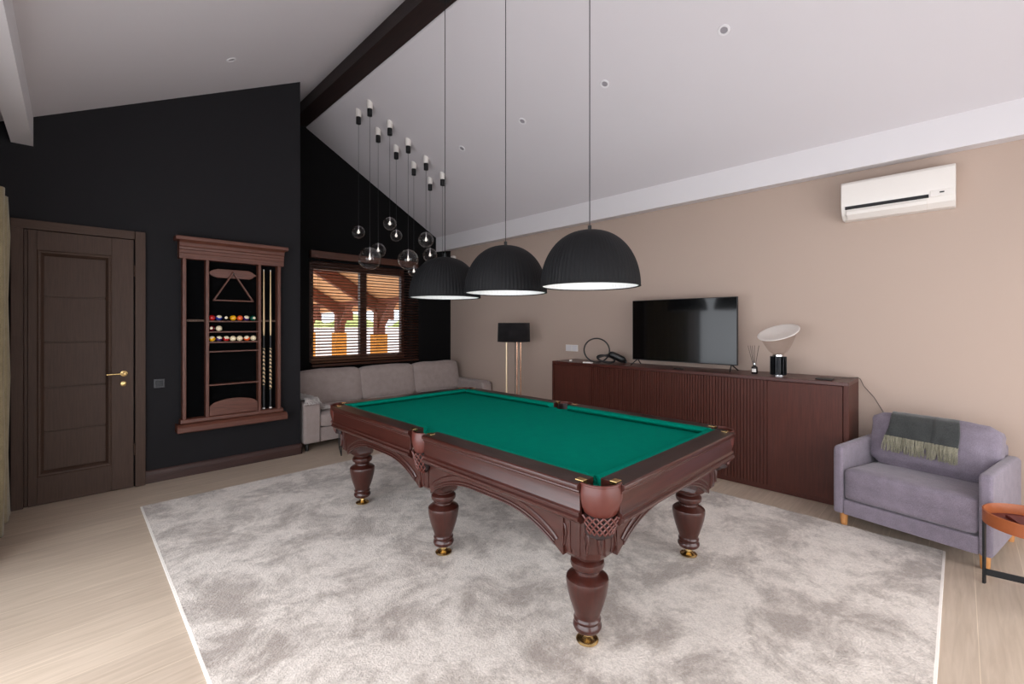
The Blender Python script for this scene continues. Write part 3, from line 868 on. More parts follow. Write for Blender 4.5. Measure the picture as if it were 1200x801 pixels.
# headset with halo strap
t = thing('headset', 'black virtual reality headset with a round halo strap lying on the sideboard', 'headset', (4.585, 3.07, ZT + .004), rad(45))
t.scale = (1.22, 1.22, 1.22)
bm = bmesh.new(); C0 = Vector((.06, .04, .125)); R0 = .128
tube(bm, [C0 + Vector((.02 * sin(a), R0 * cos(a), R0 * sin(a) * .93)) for a in [2 * pi * i / 40 for i in range(40)]], .0075, 8, closed=True)
obj('halo_strap', bm, M_black, t, smooth=60)
bm = bmesh.new(); C1 = Vector((0, -.035, .042))
tube(bm, [C1 + Vector((-.02 + .05 * sin(a), .086 * cos(a), .012 * cos(a) + .030 * sin(a) + .002)) for a in [2 * pi * i / 36 for i in range(36)]], [.0075 + .003 * abs(sin(2 * pi * i / 36)) for i in range(36)], 10, closed=True)
tube(bm, [(0, .045, .055), (-.03, .0, .072), (-.01, -.06, .085), (.01, -.10, .095)], .009, 8)
obj('head_pad', bm, M_black, t, smooth=60)
bm = soft_box(-.045, .045, -.085, .085, -.028, .028, puff=.006, rnd=.02, n=6)
xform(bm, Matrix.Translation((.0, -.150, .060)) @ Matrix.Rotation(rad(26), 4, 'X'))
obj('visor', bm, M_black, t, smooth=60)
bm = bmesh.new(); tube(bm, [(0, -.215, .016), (0, -.245, .012)], .014, 12)
tube(bm, [(0, -.09, .105), (0, -.13, .092), (0, -.19, .062), (0, -.225, .03)], .010, 8)
obj('side_arm', bm, M_black, t, smooth=60)

t = thing('remote_control', 'white remote lying on the sideboard in front of the headset', 'remote', (4.505, 3.22, ZT), rad(8))
obj('body', Box(-.02, .02, -.065, .065, 0, .014), M_acwhite, t, bevel=.004)
obj('button', Box(-.006, .006, -.03, .03, .013, .016), M_white, t, bevel=.001)
bm = bmesh.new(); lathe(bm, [(.020, 0), (.022, .004), (.020, .014), (.008, .018)], 20)
tag(obj('puck', bm, M_acwhite, smooth=50, loc=(4.60, 3.56, ZT)), 'tiny white round puck at the far end of the sideboard top', 'puck')
tag(obj('streaming_box', Box(-.06, .06, -.06, .06, 0, .012), M_black, bevel=.004, loc=(4.60, .82, ZT)), 'flat black box on the near end of the sideboard', 'box')
bm = bmesh.new(); tube(bm, [(4.70, .80, ZT + .004), (4.78, .72, ZT + .004), (4.86, .66, ZT + .004), (4.925, .638, ZT + .005), (4.945, .622, ZT - .01), (4.947, .60, .965), (4.947, .53, .875), (4.947, .48, .78), (4.947, .44, .70), (4.946, .42, .60)], .0028, 6)
tag(obj('power_cable', bm, plain('cable_grey', (92, 84, 80), .5), smooth=60), 'thin cable running from the sideboard top down behind the armchair', 'cable')
tag(obj('soundbar_sensor', Box(-.01, .01, -.05, .05, 0, .012), M_black, bevel=.003, loc=(4.56, 2.10, ZT)), 'slim black sensor bar lying under the television screen', 'sensor')

# socket plate
t = thing('wall_socket', 'white double wall plate on the beige wall above the sideboard', 'socket', (XW, 3.812, 1.18))
obj('plate', Box(-.009, 0, -.105, .105, -.045, .045), M_acwhite, t, bevel=.003)
for a in (-.052, .052): obj('insert', Box(-.012, -.008, a - .046, a + .046, -.038, .038), M_white, t, bevel=.002)

# floor lamp
t = thing('floor_lamp', 'floor lamp with black drum shade on slim brass legs by the beige wall', 'floor lamp', (4.50, 4.50, 0))
obj('shade', Lathe([(.232, 1.262), (.225, 1.53)], 48, cap=False), M_shade_fab, t, smooth=60, solid=.004)
bm = bmesh.new()
for k in range(3):
    a = rad(90 + 120 * k); tube(bm, [(0, 0, 1.44), (.228 * cos(a), .228 * sin(a), 1.44)], .003, 6)
lathe(bm, [(.02, 1.36), (.02, 1.44)], 16)
obj('spider', bm, M_brass, t)
Rv = Vector((.710, -.704, 0)); Fv = Vector((.704, .710, 0))
for (u, w) in ((-.105, -.06), (.045, .03), (.100, .12)):
    p = Rv * u + Fv * w
    obj('leg', Tube([(p.x * 1.0, p.y * 1.0, .01), (p.x, p.y, 1.30)], .013 if u < 0 else .010, 10), M_brass_lit if u < 0 else M_copper, t, smooth=60)
bm = bmesh.new()
lathe(bm, [(.17, 0), (.17, .010), (.165, .012)], 40); obj('base_plate', bm, M_brass, t, smooth=40)
bm = bmesh.new(); 
for (u, w) in ((-.105, -.06), (.045, .03), (.100, .12)):
    p = Rv * u + Fv * w; tube(bm, [(0, 0, 1.37), (p.x, p.y, 1.29)], .004, 6)
obj('bracket', bm, M_brass, t)
obj('pull_cord', Tube([(.01, -.01, 1.36), (.012, -.012, 1.2), (.02, -.01, .9), (.04, .02, .5), (.02, 0, .02)], .003, 6), M_black, t)

# ------------------------------------------------------------------ armchair
t = thing('armchair', 'lilac grey upholstered armchair with thin arms between sideboard and round table', 'armchair', (4.085, .678, 0), rad(-90 - 11.8))
# local: x runs along the front edge to the viewer's right, y runs to the back
W, DP = .832, .80
pass
def arm(x0, x1):
    bm = bmesh.new(); pts = [(0, .095), (0, .562), (.012, .588), (.04, .594), (DP * .9, .594), (DP, .57), (DP, .095)]
    prism(bm, pts, x0, x1, 'X'); return bm
obj('armrest', arm(0, .062), M_lilac, t, bevel=.018, bseg=4, smooth=50)
obj('armrest', arm(W - .062, W), M_lilac, t, bevel=.018, bseg=4, smooth=50)
obj('base_rail', Box(.062, W - .062, .006, DP - .02, .095, .205), M_lilac, t, bevel=.01, bseg=3, smooth=50)
bm = soft_box(.063, W - .063, .0, DP - .12, .205, .440, puff=.008, rnd=.035, n=12, wob=.001)
for v in bm.verts:
    if v.co.z > .3: v.co.z -= .055 * v.co.y / DP
obj('seat', bm, M_lilac, t, smooth=70)
obj('back_frame', Box(.06, W - .06, DP - .12, DP, .20, .66), M_lilac, t, bevel=.02, bseg=4, smooth=50)
bm = soft_box(-.335, .335, -.095, .095, -.185, .185, puff=.030, rnd=.05, n=14, wob=.004, seed=4)
for v in bm.verts:   # pointed upper corners of the loose cushion
    k = max(0, abs(v.co.x) / .335 - .8) * max(0, v.co.z / .185 - .6)
    v.co.x += math.copysign(k * .25, v.co.x); v.co.z += k * .2
xform(bm, Matrix.Translation((W / 2, DP - .20, .590)) @ Matrix.Rotation(rad(-14), 4, 'X'))
cu = obj('back_cushion', bm, M_lilac, t, smooth=70)
for x in (.045, W - .045):
    for y in (.07, DP - .07):
        obj('leg', xform(Lathe([(.020, 0), (.023, .02), (.026, .10)], 20), Matrix.Translation((x, y, 0))), M_legwood, t, smooth=40)

# throw over the back cushion
CHM = Matrix.Translation((4.0, .665, 0)) @ Matrix.Rotation(rad(-90 - 13.8), 4, 'Z')
t = thing('throw_blanket', 'charcoal wool throw with sage fringe draped over the lilac armchair back', 'blanket', (4.085, .678, 0), rad(-90 - 11.8))
# centreline over the cushion (y back, z up) from front hem over the top to the back
cl = [(.465, .640), (.476, .675), (.490, .715), (.512, .765), (.545, .800), (.590, .812), (.640, .805), (.690, .780), (.735, .72), (.76, .67)]
def cl_at(s):
    s = max(0, min(len(cl) - 1.0001, s * (len(cl) - 1))); i = int(s); f = s - i
    return (cl[i][0] * (1 - f) + cl[i+1][0] * f, cl[i][1] * (1 - f) + cl[i+1][1] * f)
bm = bmesh.new(); NU, NV = 36, 30; g = []
X0, X1 = .205, .565
for j in range(NV + 1):
    row = []; s = j / NV; y, z = cl_at(s)
    for i in range(NU + 1):
        u = i / NU
        xx = X0 + (X1 - X0) * u + .012 * sin(6 * s) + (.05 * (1 - s) ** 2 * (u - .6) if u > .6 else -.03 * (1 - s) * (1 - u))
        w = .004 * sin(u * 17 + s * 3) + .006 * (1 if .66 < u < .70 else 0)
        row.append(bm.verts.new((xx, y - w - .012, z + .003 + .4 * abs(w) - (.012 * u if j == 0 else .012 * u * (1 - s)))))
    g.append(row)
for j in range(NV):
    for i in range(NU): bm.faces.new((g[j][i], g[j][i+1], g[j+1][i+1], g[j+1][i]))
hem = [v.co.copy() for v in g[0]]
obj('cloth', bm, M_throw, t, smooth=80, solid=.008)
bm = bmesh.new(); rng = random.Random(3)
for k in range(170):
    u = k / 169; f = u * NU; i = min(int(f), NU - 1); p = hem[i].lerp(hem[i+1], f - i)
    L = rng.uniform(.085, .125); dx = rng.uniform(-.022, .022); yo = rng.uniform(-.010, .004)
    p = p + Vector((0, yo, .006))
    tube(bm, [p, p + Vector((dx * .3, -.010, -L * .35)), p + Vector((dx * .8, -.012 , -L * .7)), p + Vector((dx + rng.uniform(-.006, .006), -.012, -L))], [.0030, .0036, .0032, .0028], 5)
obj('fringe', bm, M_fringe, t, smooth=60)['kind'] = 'stuff'

# ------------------------------------------------------------------ round side table at right edge
t = thing('side_table', 'round tan leather tray table on black flat bar legs beside the armchair', 'side table', (3.70, -.29, 0))
R1 = .20
obj('tray_rim', Lathe([(R1 - .006, .405), (R1, .392), (R1 + .004, .392), (R1 + .004, .460), (R1 - .003, .462), (R1 - .006, .458), (R1 - .006, .405)], 72, cap=False), M_tan, t, smooth=40)
obj('tray_base', Lathe([(R1, .394), (R1, .404), (R1 - .01, .406)], 72), M_burg, t, smooth=40)
dirA = math.atan2(-.109 + .29, 3.77 - 3.70)
feet = []
for k in range(3):
    a = dirA + k * 2 * pi / 3
    bm = bmesh.new(); vs = box(bm, -.005, .005, -.011, .011, 0, .42)
    xform(bm, Matrix.Translation(((R1 + .007) * cos(a), (R1 + .007) * sin(a), 0)) @ Matrix.Rotation(a, 4, 'Z'))
    obj('leg', bm, M_blackmetal, t); feet.append(Vector(((R1 + .004) * cos(a), (R1 + .004) * sin(a), 0)))
for k in (1, 2):
    p, q_ = feet[k], feet[(k + 1) % 3]; d = (q_ - p); L_ = d.length; a = math.atan2(d.y, d.x)
    bm = bmesh.new(); box(bm, 0, L_, -.005, .005, .050, .085)
    xform(bm, Matrix.Translation(p) @ Matrix.Rotation(a, 4, 'Z')); obj('cross_bar', bm, M_blackmetal, t)
t = thing('notebook', 'dark red leather notebook lying in the tan tray table', 'notebook', (3.715, -.285, .4065), rad(20))
obj('cover', Box(-.10, .10, -.075, .075, 0, .016), M_burg, t, bevel=.002)
obj('pages', Box(-.097, .101, -.072, .072, .003, .013), plain('paper_pink', (204, 150, 140), .8), t)
t = thing('pen', 'small silver pen lying on the notebook in the tray table', 'pen', (3.71, -.30, .4285), rad(40))
obj('barrel', xform(Lathe([(.001, -.06), (.005, -.05), (.006, 0), (.006, .05), (.003, .06)], 14), Matrix.Rotation(rad(90), 4, 'Y')), M_chrome, t, smooth=50)
obj('clip', Box(-.055, -.02, -.0015, .0015, .005, .009), M_chrome, t)

# ------------------------------------------------------------------ grey sofa under the window
t = thing('sofa', 'long grey fabric sofa under the window behind the billiard table', 'sofa', (1.94, 5.42, 0))
SW, SD = 2.98, 1.10
def sarm(x0, x1):
    bm = bmesh.new(); pts = [(.0, .09), (0, .50), (.02, .555), (.07, .580), (.95, .580), (SD, .56), (SD, .09)]
    prism(bm, pts, x0, x1, 'X'); return bm
obj('armrest', sarm(0, .20), M_grey_fab, t, bevel=.03, bseg=4, smooth=50)
obj('armrest', sarm(SW - .20, SW), M_grey_fab, t, bevel=.03, bseg=4, smooth=50)
obj('base', Box(.20, SW - .20, .03, SD, .09, .26), M_grey_fab, t, bevel=.015, bseg=3, smooth=50)
obj('back_frame', Box(.19, SW - .19, SD - .16, SD, .26, .78), M_grey_fab, t, bevel=.03, bseg=4, smooth=50)
for k in range(3):
    w = (SW - .40) / 3; x0 = .20 + k * w
    obj('seat_cushion', soft_box(x0 + .003, x0 + w - .003, .0, .80, .262, .43, puff=.012, rnd=.035, n=10), M_grey_fab, t, smooth=70)
for k, (xa, xb) in enumerate(((.20, 1.055), (1.065, 1.945), (1.955, 2.83))):
    bm = soft_box(-(xb - xa) / 2, (xb - xa) / 2, -.10, .10, -.235, .235, puff=.020, rnd=.045, n=12, wob=.003, seed=k + 2)
    xform(bm, Matrix.Translation(((xa + xb) / 2, .79, .640)) @ Matrix.Rotation(rad(-12), 4, 'X'))
    obj('back_cushion', bm, M_grey_fab, t, smooth=70)
for x in (.06, SW - .06):
    for y in (.07, SD - .07): obj('leg', xform(Lathe([(.018, 0), (.022, .092)], 14), Matrix.Translation((x, y, 0))), M_black, t, smooth=40)

# pale knitted throw on the left arm of the sofa
t = thing('knit_throw', 'pale knitted throw with fringe crumpled over the left arm of the grey sofa', 'blanket', (1.94, 5.42, 0))
bm = bmesh.new(); rng = random.Random(5); g = []
for j in range(19):
    row = []
    for i in range(25):
        u, v = i / 24, j / 18
        x = -.0 + u * .33; y = .10 + v * .55
        zb = .590 if x < .19 else .590 - min(.14, (x - .19) * 3.0) * 1.0
        z = zb + .012 + .022 * abs(mn.noise(Vector((x * 16, y * 16, 1)))) + .014 * abs(mn.noise(Vector((x * 40, y * 40, 5))))
        if x >= .19: z = max(z, .462)
        row.append(bm.verts.new((x + .012, y + .02 * sin(9 * u), z)))
    g.append(row)
for j in range(18):
    for i in range(24): bm.faces.new((g[j][i], g[j][i+1], g[j+1][i+1], g[j+1][i]))
obj('cloth', bm, M_knit, t, smooth=80, solid=.012)
bm = bmesh.new()
for k in range(60):
    y = .11 + .50 * rng.random(); x = .20 + rng.random() * .13
    p = Vector((x, y - .02, .475 + rng.random() * .02)); tube(bm, [p, p + Vector((.02, -.02 + rng.uniform(-.02, .02), .008)), p + Vector((.05 + rng.random() * .02, -.03 + rng.uniform(-.03, .03), -.006))], .004, 5)
for k in range(30):
    x = .02 + .16 * rng.random(); p = Vector((x, .11, .612 + .01 * rng.random()))
    tube(bm, [p, p + Vector((rng.uniform(-.02, .02), -.06, .012)), p + Vector((rng.uniform(-.03, .03), -.115, -.012)), p + Vector((rng.uniform(-.03, .03), -.128, -.055))], .0045, 5)
obj('fringe', bm, M_knit, t, smooth=60)['kind'] = 'stuff'

# little black framed table in front of the sofa
t = thing('coffee_table', 'low black metal framed table before the sofa, glimpsed behind the billiard table', 'coffee table', (2.335, 5.365, 0), rad(-20))
bm = bmesh.new()
def bar(bm, p, q, r=.008): tube(bm, [p, q], r, 4)
for s in (0, 1):
    x = .0 + s * .45
    bm = bmesh.new()
    bar(bm, (x, 0, .008), (x, -.40, .008)); bar(bm, (x, 0, .008), (x, 0, .44)); bar(bm, (x, -.40, .008), (x, -.40, .44))
    obj('leg', bm, M_black, t)
bm = bmesh.new(); bar(bm, (0, 0, .008), (.45, 0, .008)); obj('cross_bar', bm, M_black, t)
obj('tabletop', Box(-.01, .46, -.41, .01, .44, .455), M_black, t, bevel=.002)

# ------------------------------------------------------------------ window, blind
e = bpy.data.objects.new('window_1', None); COL.objects.link(e); e['kind'] = 'structure'; e.location = (0, YB, 0)
PX = [(2.515, 3.235), (3.345, 3.965)]; PZ = (1.02, 2.32)
bm = bmesh.new()
box(bm, WX0, PX[0][0], .05, .13, WZ0, WZ1); box(bm, PX[0][1], PX[1][0], .05, .13, WZ0, WZ1); box(bm, PX[1][1], WX1, .05, .13, WZ0, WZ1)
for a, b_ in PX: box(bm, a, b_, .05, .13, WZ0, PZ[0]); box(bm, a, b_, .05, .13, PZ[1], WZ1)
obj('window_frame', bm, M_winframe, e, bevel=.003)
for a, b_ in PX: obj('pane', Box(a - .01, b_ + .01, .085, .093, PZ[0] - .01, PZ[1] + .01), M_pane, e)
bm = bmesh.new(); tube(bm, [(2.475, .048, 1.30), (2.475, .02, 1.30), (2.475, .02, 1.20)], .008, 8); obj('window_handle', bm, M_black, e)

t = thing('window_blind', 'brown wooden slatted blind lowered over the window', 'blind', (2.434, YB, 0))
BL = 1.80
obj('head_rail', Box(0, BL - .02, -.085, -.004, 2.47, 2.57), M_blind, t, bevel=.004)
obj('bottom_rail', Box(0.02, BL, -.070, -.016, .895, .922), M_blind, t, bevel=.003)
bm = bmesh.new(); z = .952; k = 0
while z < 2.46:
    vs = box(bm, .015, BL, -.025, .025, -.0014, .0014)
    xform(bm, Matrix.Translation((0, -.043, z)) @ Matrix.Rotation(rad(18), 4, 'X'), vs); z += .0445; k += 1
obj('slats', bm, M_blind, t)
for x in (.12, .86, 1.66):
    bm = bmesh.new(); tube(bm, [(x, -.071, .92), (x, -.071, 2.48)], .0016, 5); tube(bm, [(x, -.016, .92), (x, -.016, 2.48)], .0016, 5)
    obj('ladder_cord', bm, M_black, t)

# corner motion sensor and black speaker bracket under the beam
t = thing('motion_sensor', 'small white sensor high in the corner under the white beam', 'sensor', (4.90, 6.45, 2.70))
obj('body', soft_box(-.03, .04, -.04, .04, -.045, .045, puff=.004, rnd=.015, n=5), M_acwhite, t, smooth=50)
obj('bracket', Box(.035, .06, -.012, .012, -.015, .015), M_acwhite, t)

# ------------------------------------------------------------------ outside the window: timber porch
M_out = wood('porch_timber', (104, 48, 28), (140, 72, 44), .6, 'Y', 4, 12)
M_out_x = wood('porch_rafter', (104, 48, 28), (140, 72, 44), .6, 'X', 4, 12)
M_soffit = wood('soffit_boards', (222, 158, 106), (246, 200, 152), .6, 'Y', 4, 12)
M_outw = plain('far_wall_paint', (236, 226, 224), .8)
M_orange = plain('ochre_brick', (226, 150, 60), .8, vary=.25, bscale=12)
M_green = plain('hedge_green', (170, 180, 110), .9, vary=.5, bscale=9, bump=.5)
M_ground = plain('paving', (196, 188, 180), .9, vary=.1, bscale=5)
o = struct(obj('trim_outside_ground', Box(-6, 22, YB + T + .02, 22, -.3, -.15), M_ground))
o.name = 'floor_outside'
t = thing('timber_porch', 'brown timber porch with rafters and braced posts outside the window', 'porch', (0, YB, 0))
# same pitch as the house roof, falling to the right
def zo(x): return 2.574 - .58 * (x - 3.636)
bm = bmesh.new(); prism(bm, [(.8, zo(.8) + .02), (4.95, zo(4.95) + .02), (4.95, zo(4.95) + .10), (.8, zo(.8) + .10)], T + .03, 6.5, 'Y')
obj('soffit', bm, M_soffit, t)
for y in (8.6, 10.56, 12.5):
    yy = y - YB
    bm = bmesh.new(); prism(bm, [(.8, zo(.8)), (4.95, zo(4.95)), (4.95, zo(4.95) - .20), (4.75, zo(4.75) - .28), (.8, zo(.8) - .28)], yy, yy + .12, 'Y'); obj('rafter', bm, M_out_x, t)
    obj('post', Box(4.545, 4.735, yy - .02, yy + .16, 1.30, 1.95), M_out, t, bevel=.01)
    bm = bmesh.new(); prism(bm, [(yy - .02, 1.42), (yy - .02, 1.54), (yy - .46, 1.98), (yy - .58, 1.98)], 4.58, 4.70, 'X'); obj('brace', bm, M_out, t)
    obj('plinth', Box(4.50, 4.76, yy - .06, yy + .20, -.15, 1.31), M_orange, t)
obj('purlin', Box(4.57, 4.71, T + .03, 6.4, 1.95, 2.06), M_out, t)
tag(obj('garden_wall', Box(-2, 18, YB + 7.2, YB + 7.4, -.15, 1.42), M_outw), 'pale rendered wall beyond the porch, seen through the blind', 'wall')
bm = bmesh.new(); rng = random.Random(2)
for k in range(60):
    r = rng.uniform(.4, .9); bmesh.ops.create_icosphere(bm, subdivisions=2, radius=r, matrix=Matrix.Translation((-2 + k * .33, YB + 8.6 + rng.random(), rng.uniform(.4, 1.3))))
for v in bm.verts: v.co += Vector((mn.noise(v.co * 3), mn.noise(v.co * 3 + Vector((7, 0, 0))), mn.noise(v.co * 3 + Vector((0, 9, 0))))) * .25
o = obj('hedge', bm, M_green, smooth=80); tag(o, 'yellow green hedge behind the pale garden wall outside', 'hedge'); o['kind'] = 'stuff'

# ------------------------------------------------------------------ wall rack
RYL = YD
t = thing('cue_rack', 'tall walnut wall rack for cues and balls on the charcoal wall', 'cue rack', (0, RYL, 0))
X0, X1 = .772, 1.66
P0, P1, P2, P3 = (.772, .802), (.962, .990), (1.437, 1.463), (1.629, 1.660)
ZB0, ZT0 = .575, 2.155
bm = bmesh.new()
for a, b_ in (P0, P1, P2, P3): box(bm, a, b_, -.095, -.012, ZB0, ZT0)
obj('frame', bm, M_rack['Z'], t, bevel=.003)
obj('backing', Box(.775, 1.657, -.012, 0, ZB0, ZT0), plain('black_felt', (5, 5, 6), 1.0, spec=.1), t)
cp = [(0, 2.15), (-.100, 2.15), (-.100, 2.20), (-.104, 2.206), (-.104, 2.235), (-.110, 2.240), (-.112, 2.262), (-.122, 2.270), (-.122, 2.300), (-.135, 2.312), (-.150, 2.322), (-.155, 2.326), (-.155, 2.358), (-.150, 2.362), (0, 2.362)]
bm = bmesh.new(); prism(bm, cp[0:11] + [(0, 2.322)], .745, 1.690, 'X'); prism(bm, [(0, 2.323), (-.150, 2.323), (-.156, 2.328), (-.156, 2.357), (-.150, 2.362), (0, 2.362)], .712, 1.722, 'X')
obj('cornice', bm, M_rack['X'], t, bevel=.002)
bm = bmesh.new(); prism(bm, [(0, .535), (-.105, .535), (-.112, .545), (-.105, .572), (-.098, .578), (0, .578)], .755, 1.682, 'X')
prism(bm, [(0, .455), (-.145, .455), (-.150, .462), (-.150, .505), (-.135, .520), (-.120, .533), (0, .533)], .725, 1.715, 'X')
obj('base', bm, M_rack['X'], t, bevel=.002)
for z in (1.537, 1.429, 1.323, 1.229, .890):
    obj('shelf', Box(P1[1], P2[0], -.090, -.012, z - .007, z + .007), M_rack['X'], t, bevel=.002)
bm = bmesh.new(); pts = [(.995, .58), (1.432, .58), (1.432, .675)]
for i in range(17):
    u = i / 16; x = 1.405 - u * .383; pts.append((x, .700 + .040 * sin(pi * u) ** .7))
pts += [(.995, .675)]
prism(bm, [(a, b_) for a, b_ in pts], -.085, -.065, 'Y'); obj('lower_panel', bm, M_rack['X'], t, bevel=.002)
bm = bmesh.new()
pts = [(.995, 2.028), (1.005, 2.010), (1.03, 1.996), (1.06, 1.985), (1.36, 1.985), (1.385, 1.998), (1.40, 2.015), (1.432, 2.028), (1.40, 2.045), (1.38, 2.062), (1.35, 2.075), (1.07, 2.075), (1.03, 2.062), (1.005, 2.048)]
prism(bm, pts, -.070, -.050, 'Y'); cb = obj('crest_board', bm, M_rack['X'], t, bevel=.003)
for a, b_ in ((P0[1], P1[0]), (P2[1], P3[0])):
    bm = bmesh.new(); box(bm, a, b_, -.030, -.012, 1.535, 1.555)
    for i in range(3):
        x = a + (b_ - a) * (i + .5) / 3; tube(bm, [(x - .010, -.028, 1.545), (x - .011, -.055, 1.545)], .004, 6); tube(bm, [(x + .010, -.028, 1.545), (x + .011, -.055, 1.545)], .004, 6)
    obj('cue_clip', bm, M_clip, t, smooth=50)

# triangle hanging from the crest board
t = thing('ball_triangle', 'wooden ball triangle hanging from the top of the wall rack', 'ball triangle', (0, RYL - .085, 0))
bm = bmesh.new()
A, B_, Cc = (1.203, 2.045), (1.030, 1.752), (1.385, 1.752)
def side(p, q, w=.014):
    p, q = Vector((p[0], 0, p[1])), Vector((q[0], 0, q[1])); d = (q - p).normalized(); n_ = Vector((-d.z, 0, d.x)) * w / 2
    p -= d * w * .4; q += d * w * .4
    vs = []
    for y in (-.014, .014):
        vs.append([bm.verts.new(v + Vector((0, y, 0))) for v in (p - n_, q - n_, q + n_, p + n_)])
    a, b = vs
    bm.faces.new(a); bm.faces.new(list(reversed(b)))
    for i in range(4): bm.faces.new((a[i], b[i], b[(i+1) % 4], a[(i+1) % 4]))
side(A, B_); side(B_, Cc); side(Cc, A)
obj('frame', bm, M_rack['X'], t, bevel=.003)
obj('peg', Tube([(1.203, .02, 2.030), (1.203, -.02, 2.030)], .008, 10), M_black, t)

# cues
def cue(x, label, seed):
    t = thing('cue_stick', label, 'cue', (x, RYL - .045, .585), 0, 'cues standing in the wall rack')
    obj('shaft', Lathe([(.0058, .80), (.0095, .86), (.0068, 1.25), (.0052, 1.505)], 12), plain('maple', (226, 196, 150), .35), t, smooth=40)
    obj('tip', Lathe([(.0053, 1.505), (.0053, 1.52), (.004, 1.523)], 12), M_acwhite, t, smooth=40)
    obj('joint_wrap', Lathe([(.0105, .66), (.0105, .80)], 12), M_black, t, smooth=40)
    m, nt, b = new_mat('inlaid_butt'); N, L = nt.nodes, nt.links
    tc = N.new('ShaderNodeTexCoord'); w = N.new('ShaderNodeTexWave'); w.bands_direction = 'DIAGONAL'; w.inputs['Scale'].default_value = 14 + seed; w.inputs['Distortion'].default_value = 3
    cr = N.new('ShaderNodeValToRGB'); cr.color_ramp.elements[0].position = .45; cr.color_ramp.elements[1].position = .55
    cr.color_ramp.elements[0].color = lin((30, 20, 18)); cr.color_ramp.elements[1].color = lin((216, 186, 142))
    L.new(tc.outputs['Object'], w.inputs['Vector']); L.new(w.outputs['Fac'], cr.inputs['Fac']); L.new(cr.outputs['Color'], b.inputs['Base Color']); b.inputs['Roughness'].default_value = .3
    obj('butt', Lathe([(.0135, .26 - .05 * seed), (.0108, .66)], 12), m, t, smooth=40)
    obj('grip', Lathe([(.0145, .012), (.0135, .26 - .05 * seed)], 12), M_black, t, smooth=40)
    obj('bumper', Lathe([(.012, -.004), (.0145, 0), (.0145, .012)], 12), M_acwhite, t, smooth=40)
cue(1.503, 'left one of the two cue sticks standing in the rack', 0)
cue(1.570, 'right one of the two cue sticks, its inlaid butt reaching lower', 1)

# balls
cols = {'red': (190, 30, 30), 'blue': (28, 50, 140), 'black': (16, 16, 20), 'yellow': (240, 176, 20), 'orange': (236, 92, 36), 'purple': (60, 34, 96), 'green': (10, 84, 66), 'maroon': (96, 22, 36), 'ivory': (240, 224, 186)}
def ball_mat(colr, kind):
    m, nt, b = new_mat('ball_' + colr + '_' + kind); N, L = nt.nodes, nt.links
    b.inputs['Roughness'].default_value = .12; b.inputs['Coat Weight'].default_value = .5
    tc = N.new('ShaderNodeTexCoord')
    if kind == 'cue':
        nz = N.new('ShaderNodeTexNoise'); nz.inputs['Scale'].default_value = 20
        cr = N.new('ShaderNodeValToRGB'); cr.color_ramp.elements[0].color = lin((238, 220, 182)); cr.color_ramp.elements[1].color = lin((244, 230, 196))
        L.new(tc.outputs['Object'], nz.inputs['Vector']); L.new(nz.outputs['Fac'], cr.inputs['Fac']); L.new(cr.outputs['Color'], b.inputs['Base Color']); return m
    sp = N.new('ShaderNodeSeparateXYZ'); L.new(tc.outputs['Object'], sp.inputs[0])
    # stripe: |z| under 0.5 r shows the colour; solid: colour all over with a white spot round -y
    if kind == 'stripe':
        ab = N.new('ShaderNodeMath'); ab.operation = 'ABSOLUTE'; L.new(sp.outputs['Z'], ab.inputs[0]); src = ab.outputs[0]; thr = .55 * .0285
    else:
        src = sp.outputs['Z']; thr = .90 * .0285
    gt = N.new('ShaderNodeMath'); gt.operation = 'GREATER_THAN'; gt.inputs[1].default_value = thr; L.new(src, gt.inputs[0])
    mx = N.new('ShaderNodeMix'); mx.data_type = 'RGBA'; mx.inputs[6].default_value = lin(cols[colr]); mx.inputs[7].default_value = lin((240, 228, 196))
    L.new(gt.outputs[0], mx.inputs[0]); L.new(mx.outputs[2], b.inputs['Base Color']); return m
BR = .0290
def px_to_x(px): # row positions along the shelf
    return .990 + (px - 243.6) * (.447 / (301.7 - 243.6))
rows = [(1.544, [(247.7, 'red', 'solid'), (255.6, 'blue', 'stripe'), (263.3, 'black', 'solid'), (272.0, 'yellow', 'solid'), (280.2, 'orange', 'solid'), (288.0, 'purple', 'stripe'), (296.4, 'green', 'solid')]),
        (1.436, [(247.4, 'maroon', 'solid'), (255.6, 'ivory', 'cue')]),
        (1.330, [(247.9, 'yellow', 'stripe'), (255.7, 'purple', 'stripe'), (264.0, 'red', 'stripe'), (271.9, 'ivory', 'solid'), (280.0, 'ivory', 'solid'), (288.5, 'orange', 'stripe'), (296.6, 'ivory', 'solid')])]
sh = ['top', 'middle', 'bottom']
lbl = {(0, 0): 'plain red ball at the left end of the top ball shelf', (0, 1): 'blue and white ball on the top ball shelf', (0, 2): 'black ball on the top ball shelf next to the yellow one',
       (0, 3): 'plain yellow ball in the middle of the top ball shelf', (0, 4): 'plain orange ball on the top ball shelf', (0, 5): 'purple and white ball near the right of the top ball shelf',
       (0, 6): 'green ball at the right end of the top ball shelf', (1, 0): 'maroon ball on the middle ball shelf', (1, 1): 'cream cue ball on the middle ball shelf beside the maroon one',
       (2, 0): 'yellow ball at the left end of the bottom ball shelf', (2, 1): 'white and dark purple ball on the bottom ball shelf', (2, 2): 'red and white ball on the bottom ball shelf',
       (2, 3): 'cream ball right of the red one on the bottom ball shelf', (2, 4): 'cream ball left of the orange one on the bottom ball shelf', (2, 5): 'orange and white ball on the bottom ball shelf',
       (2, 6): 'cream ball at the right end of the bottom ball shelf'}
bm = bmesh.new(); sphere(bm, (0, 0, 0), BR, 24, 16)
b0 = obj('billiard_ball', bm, M_acwhite, smooth=80); used = False
rng = random.Random(11)
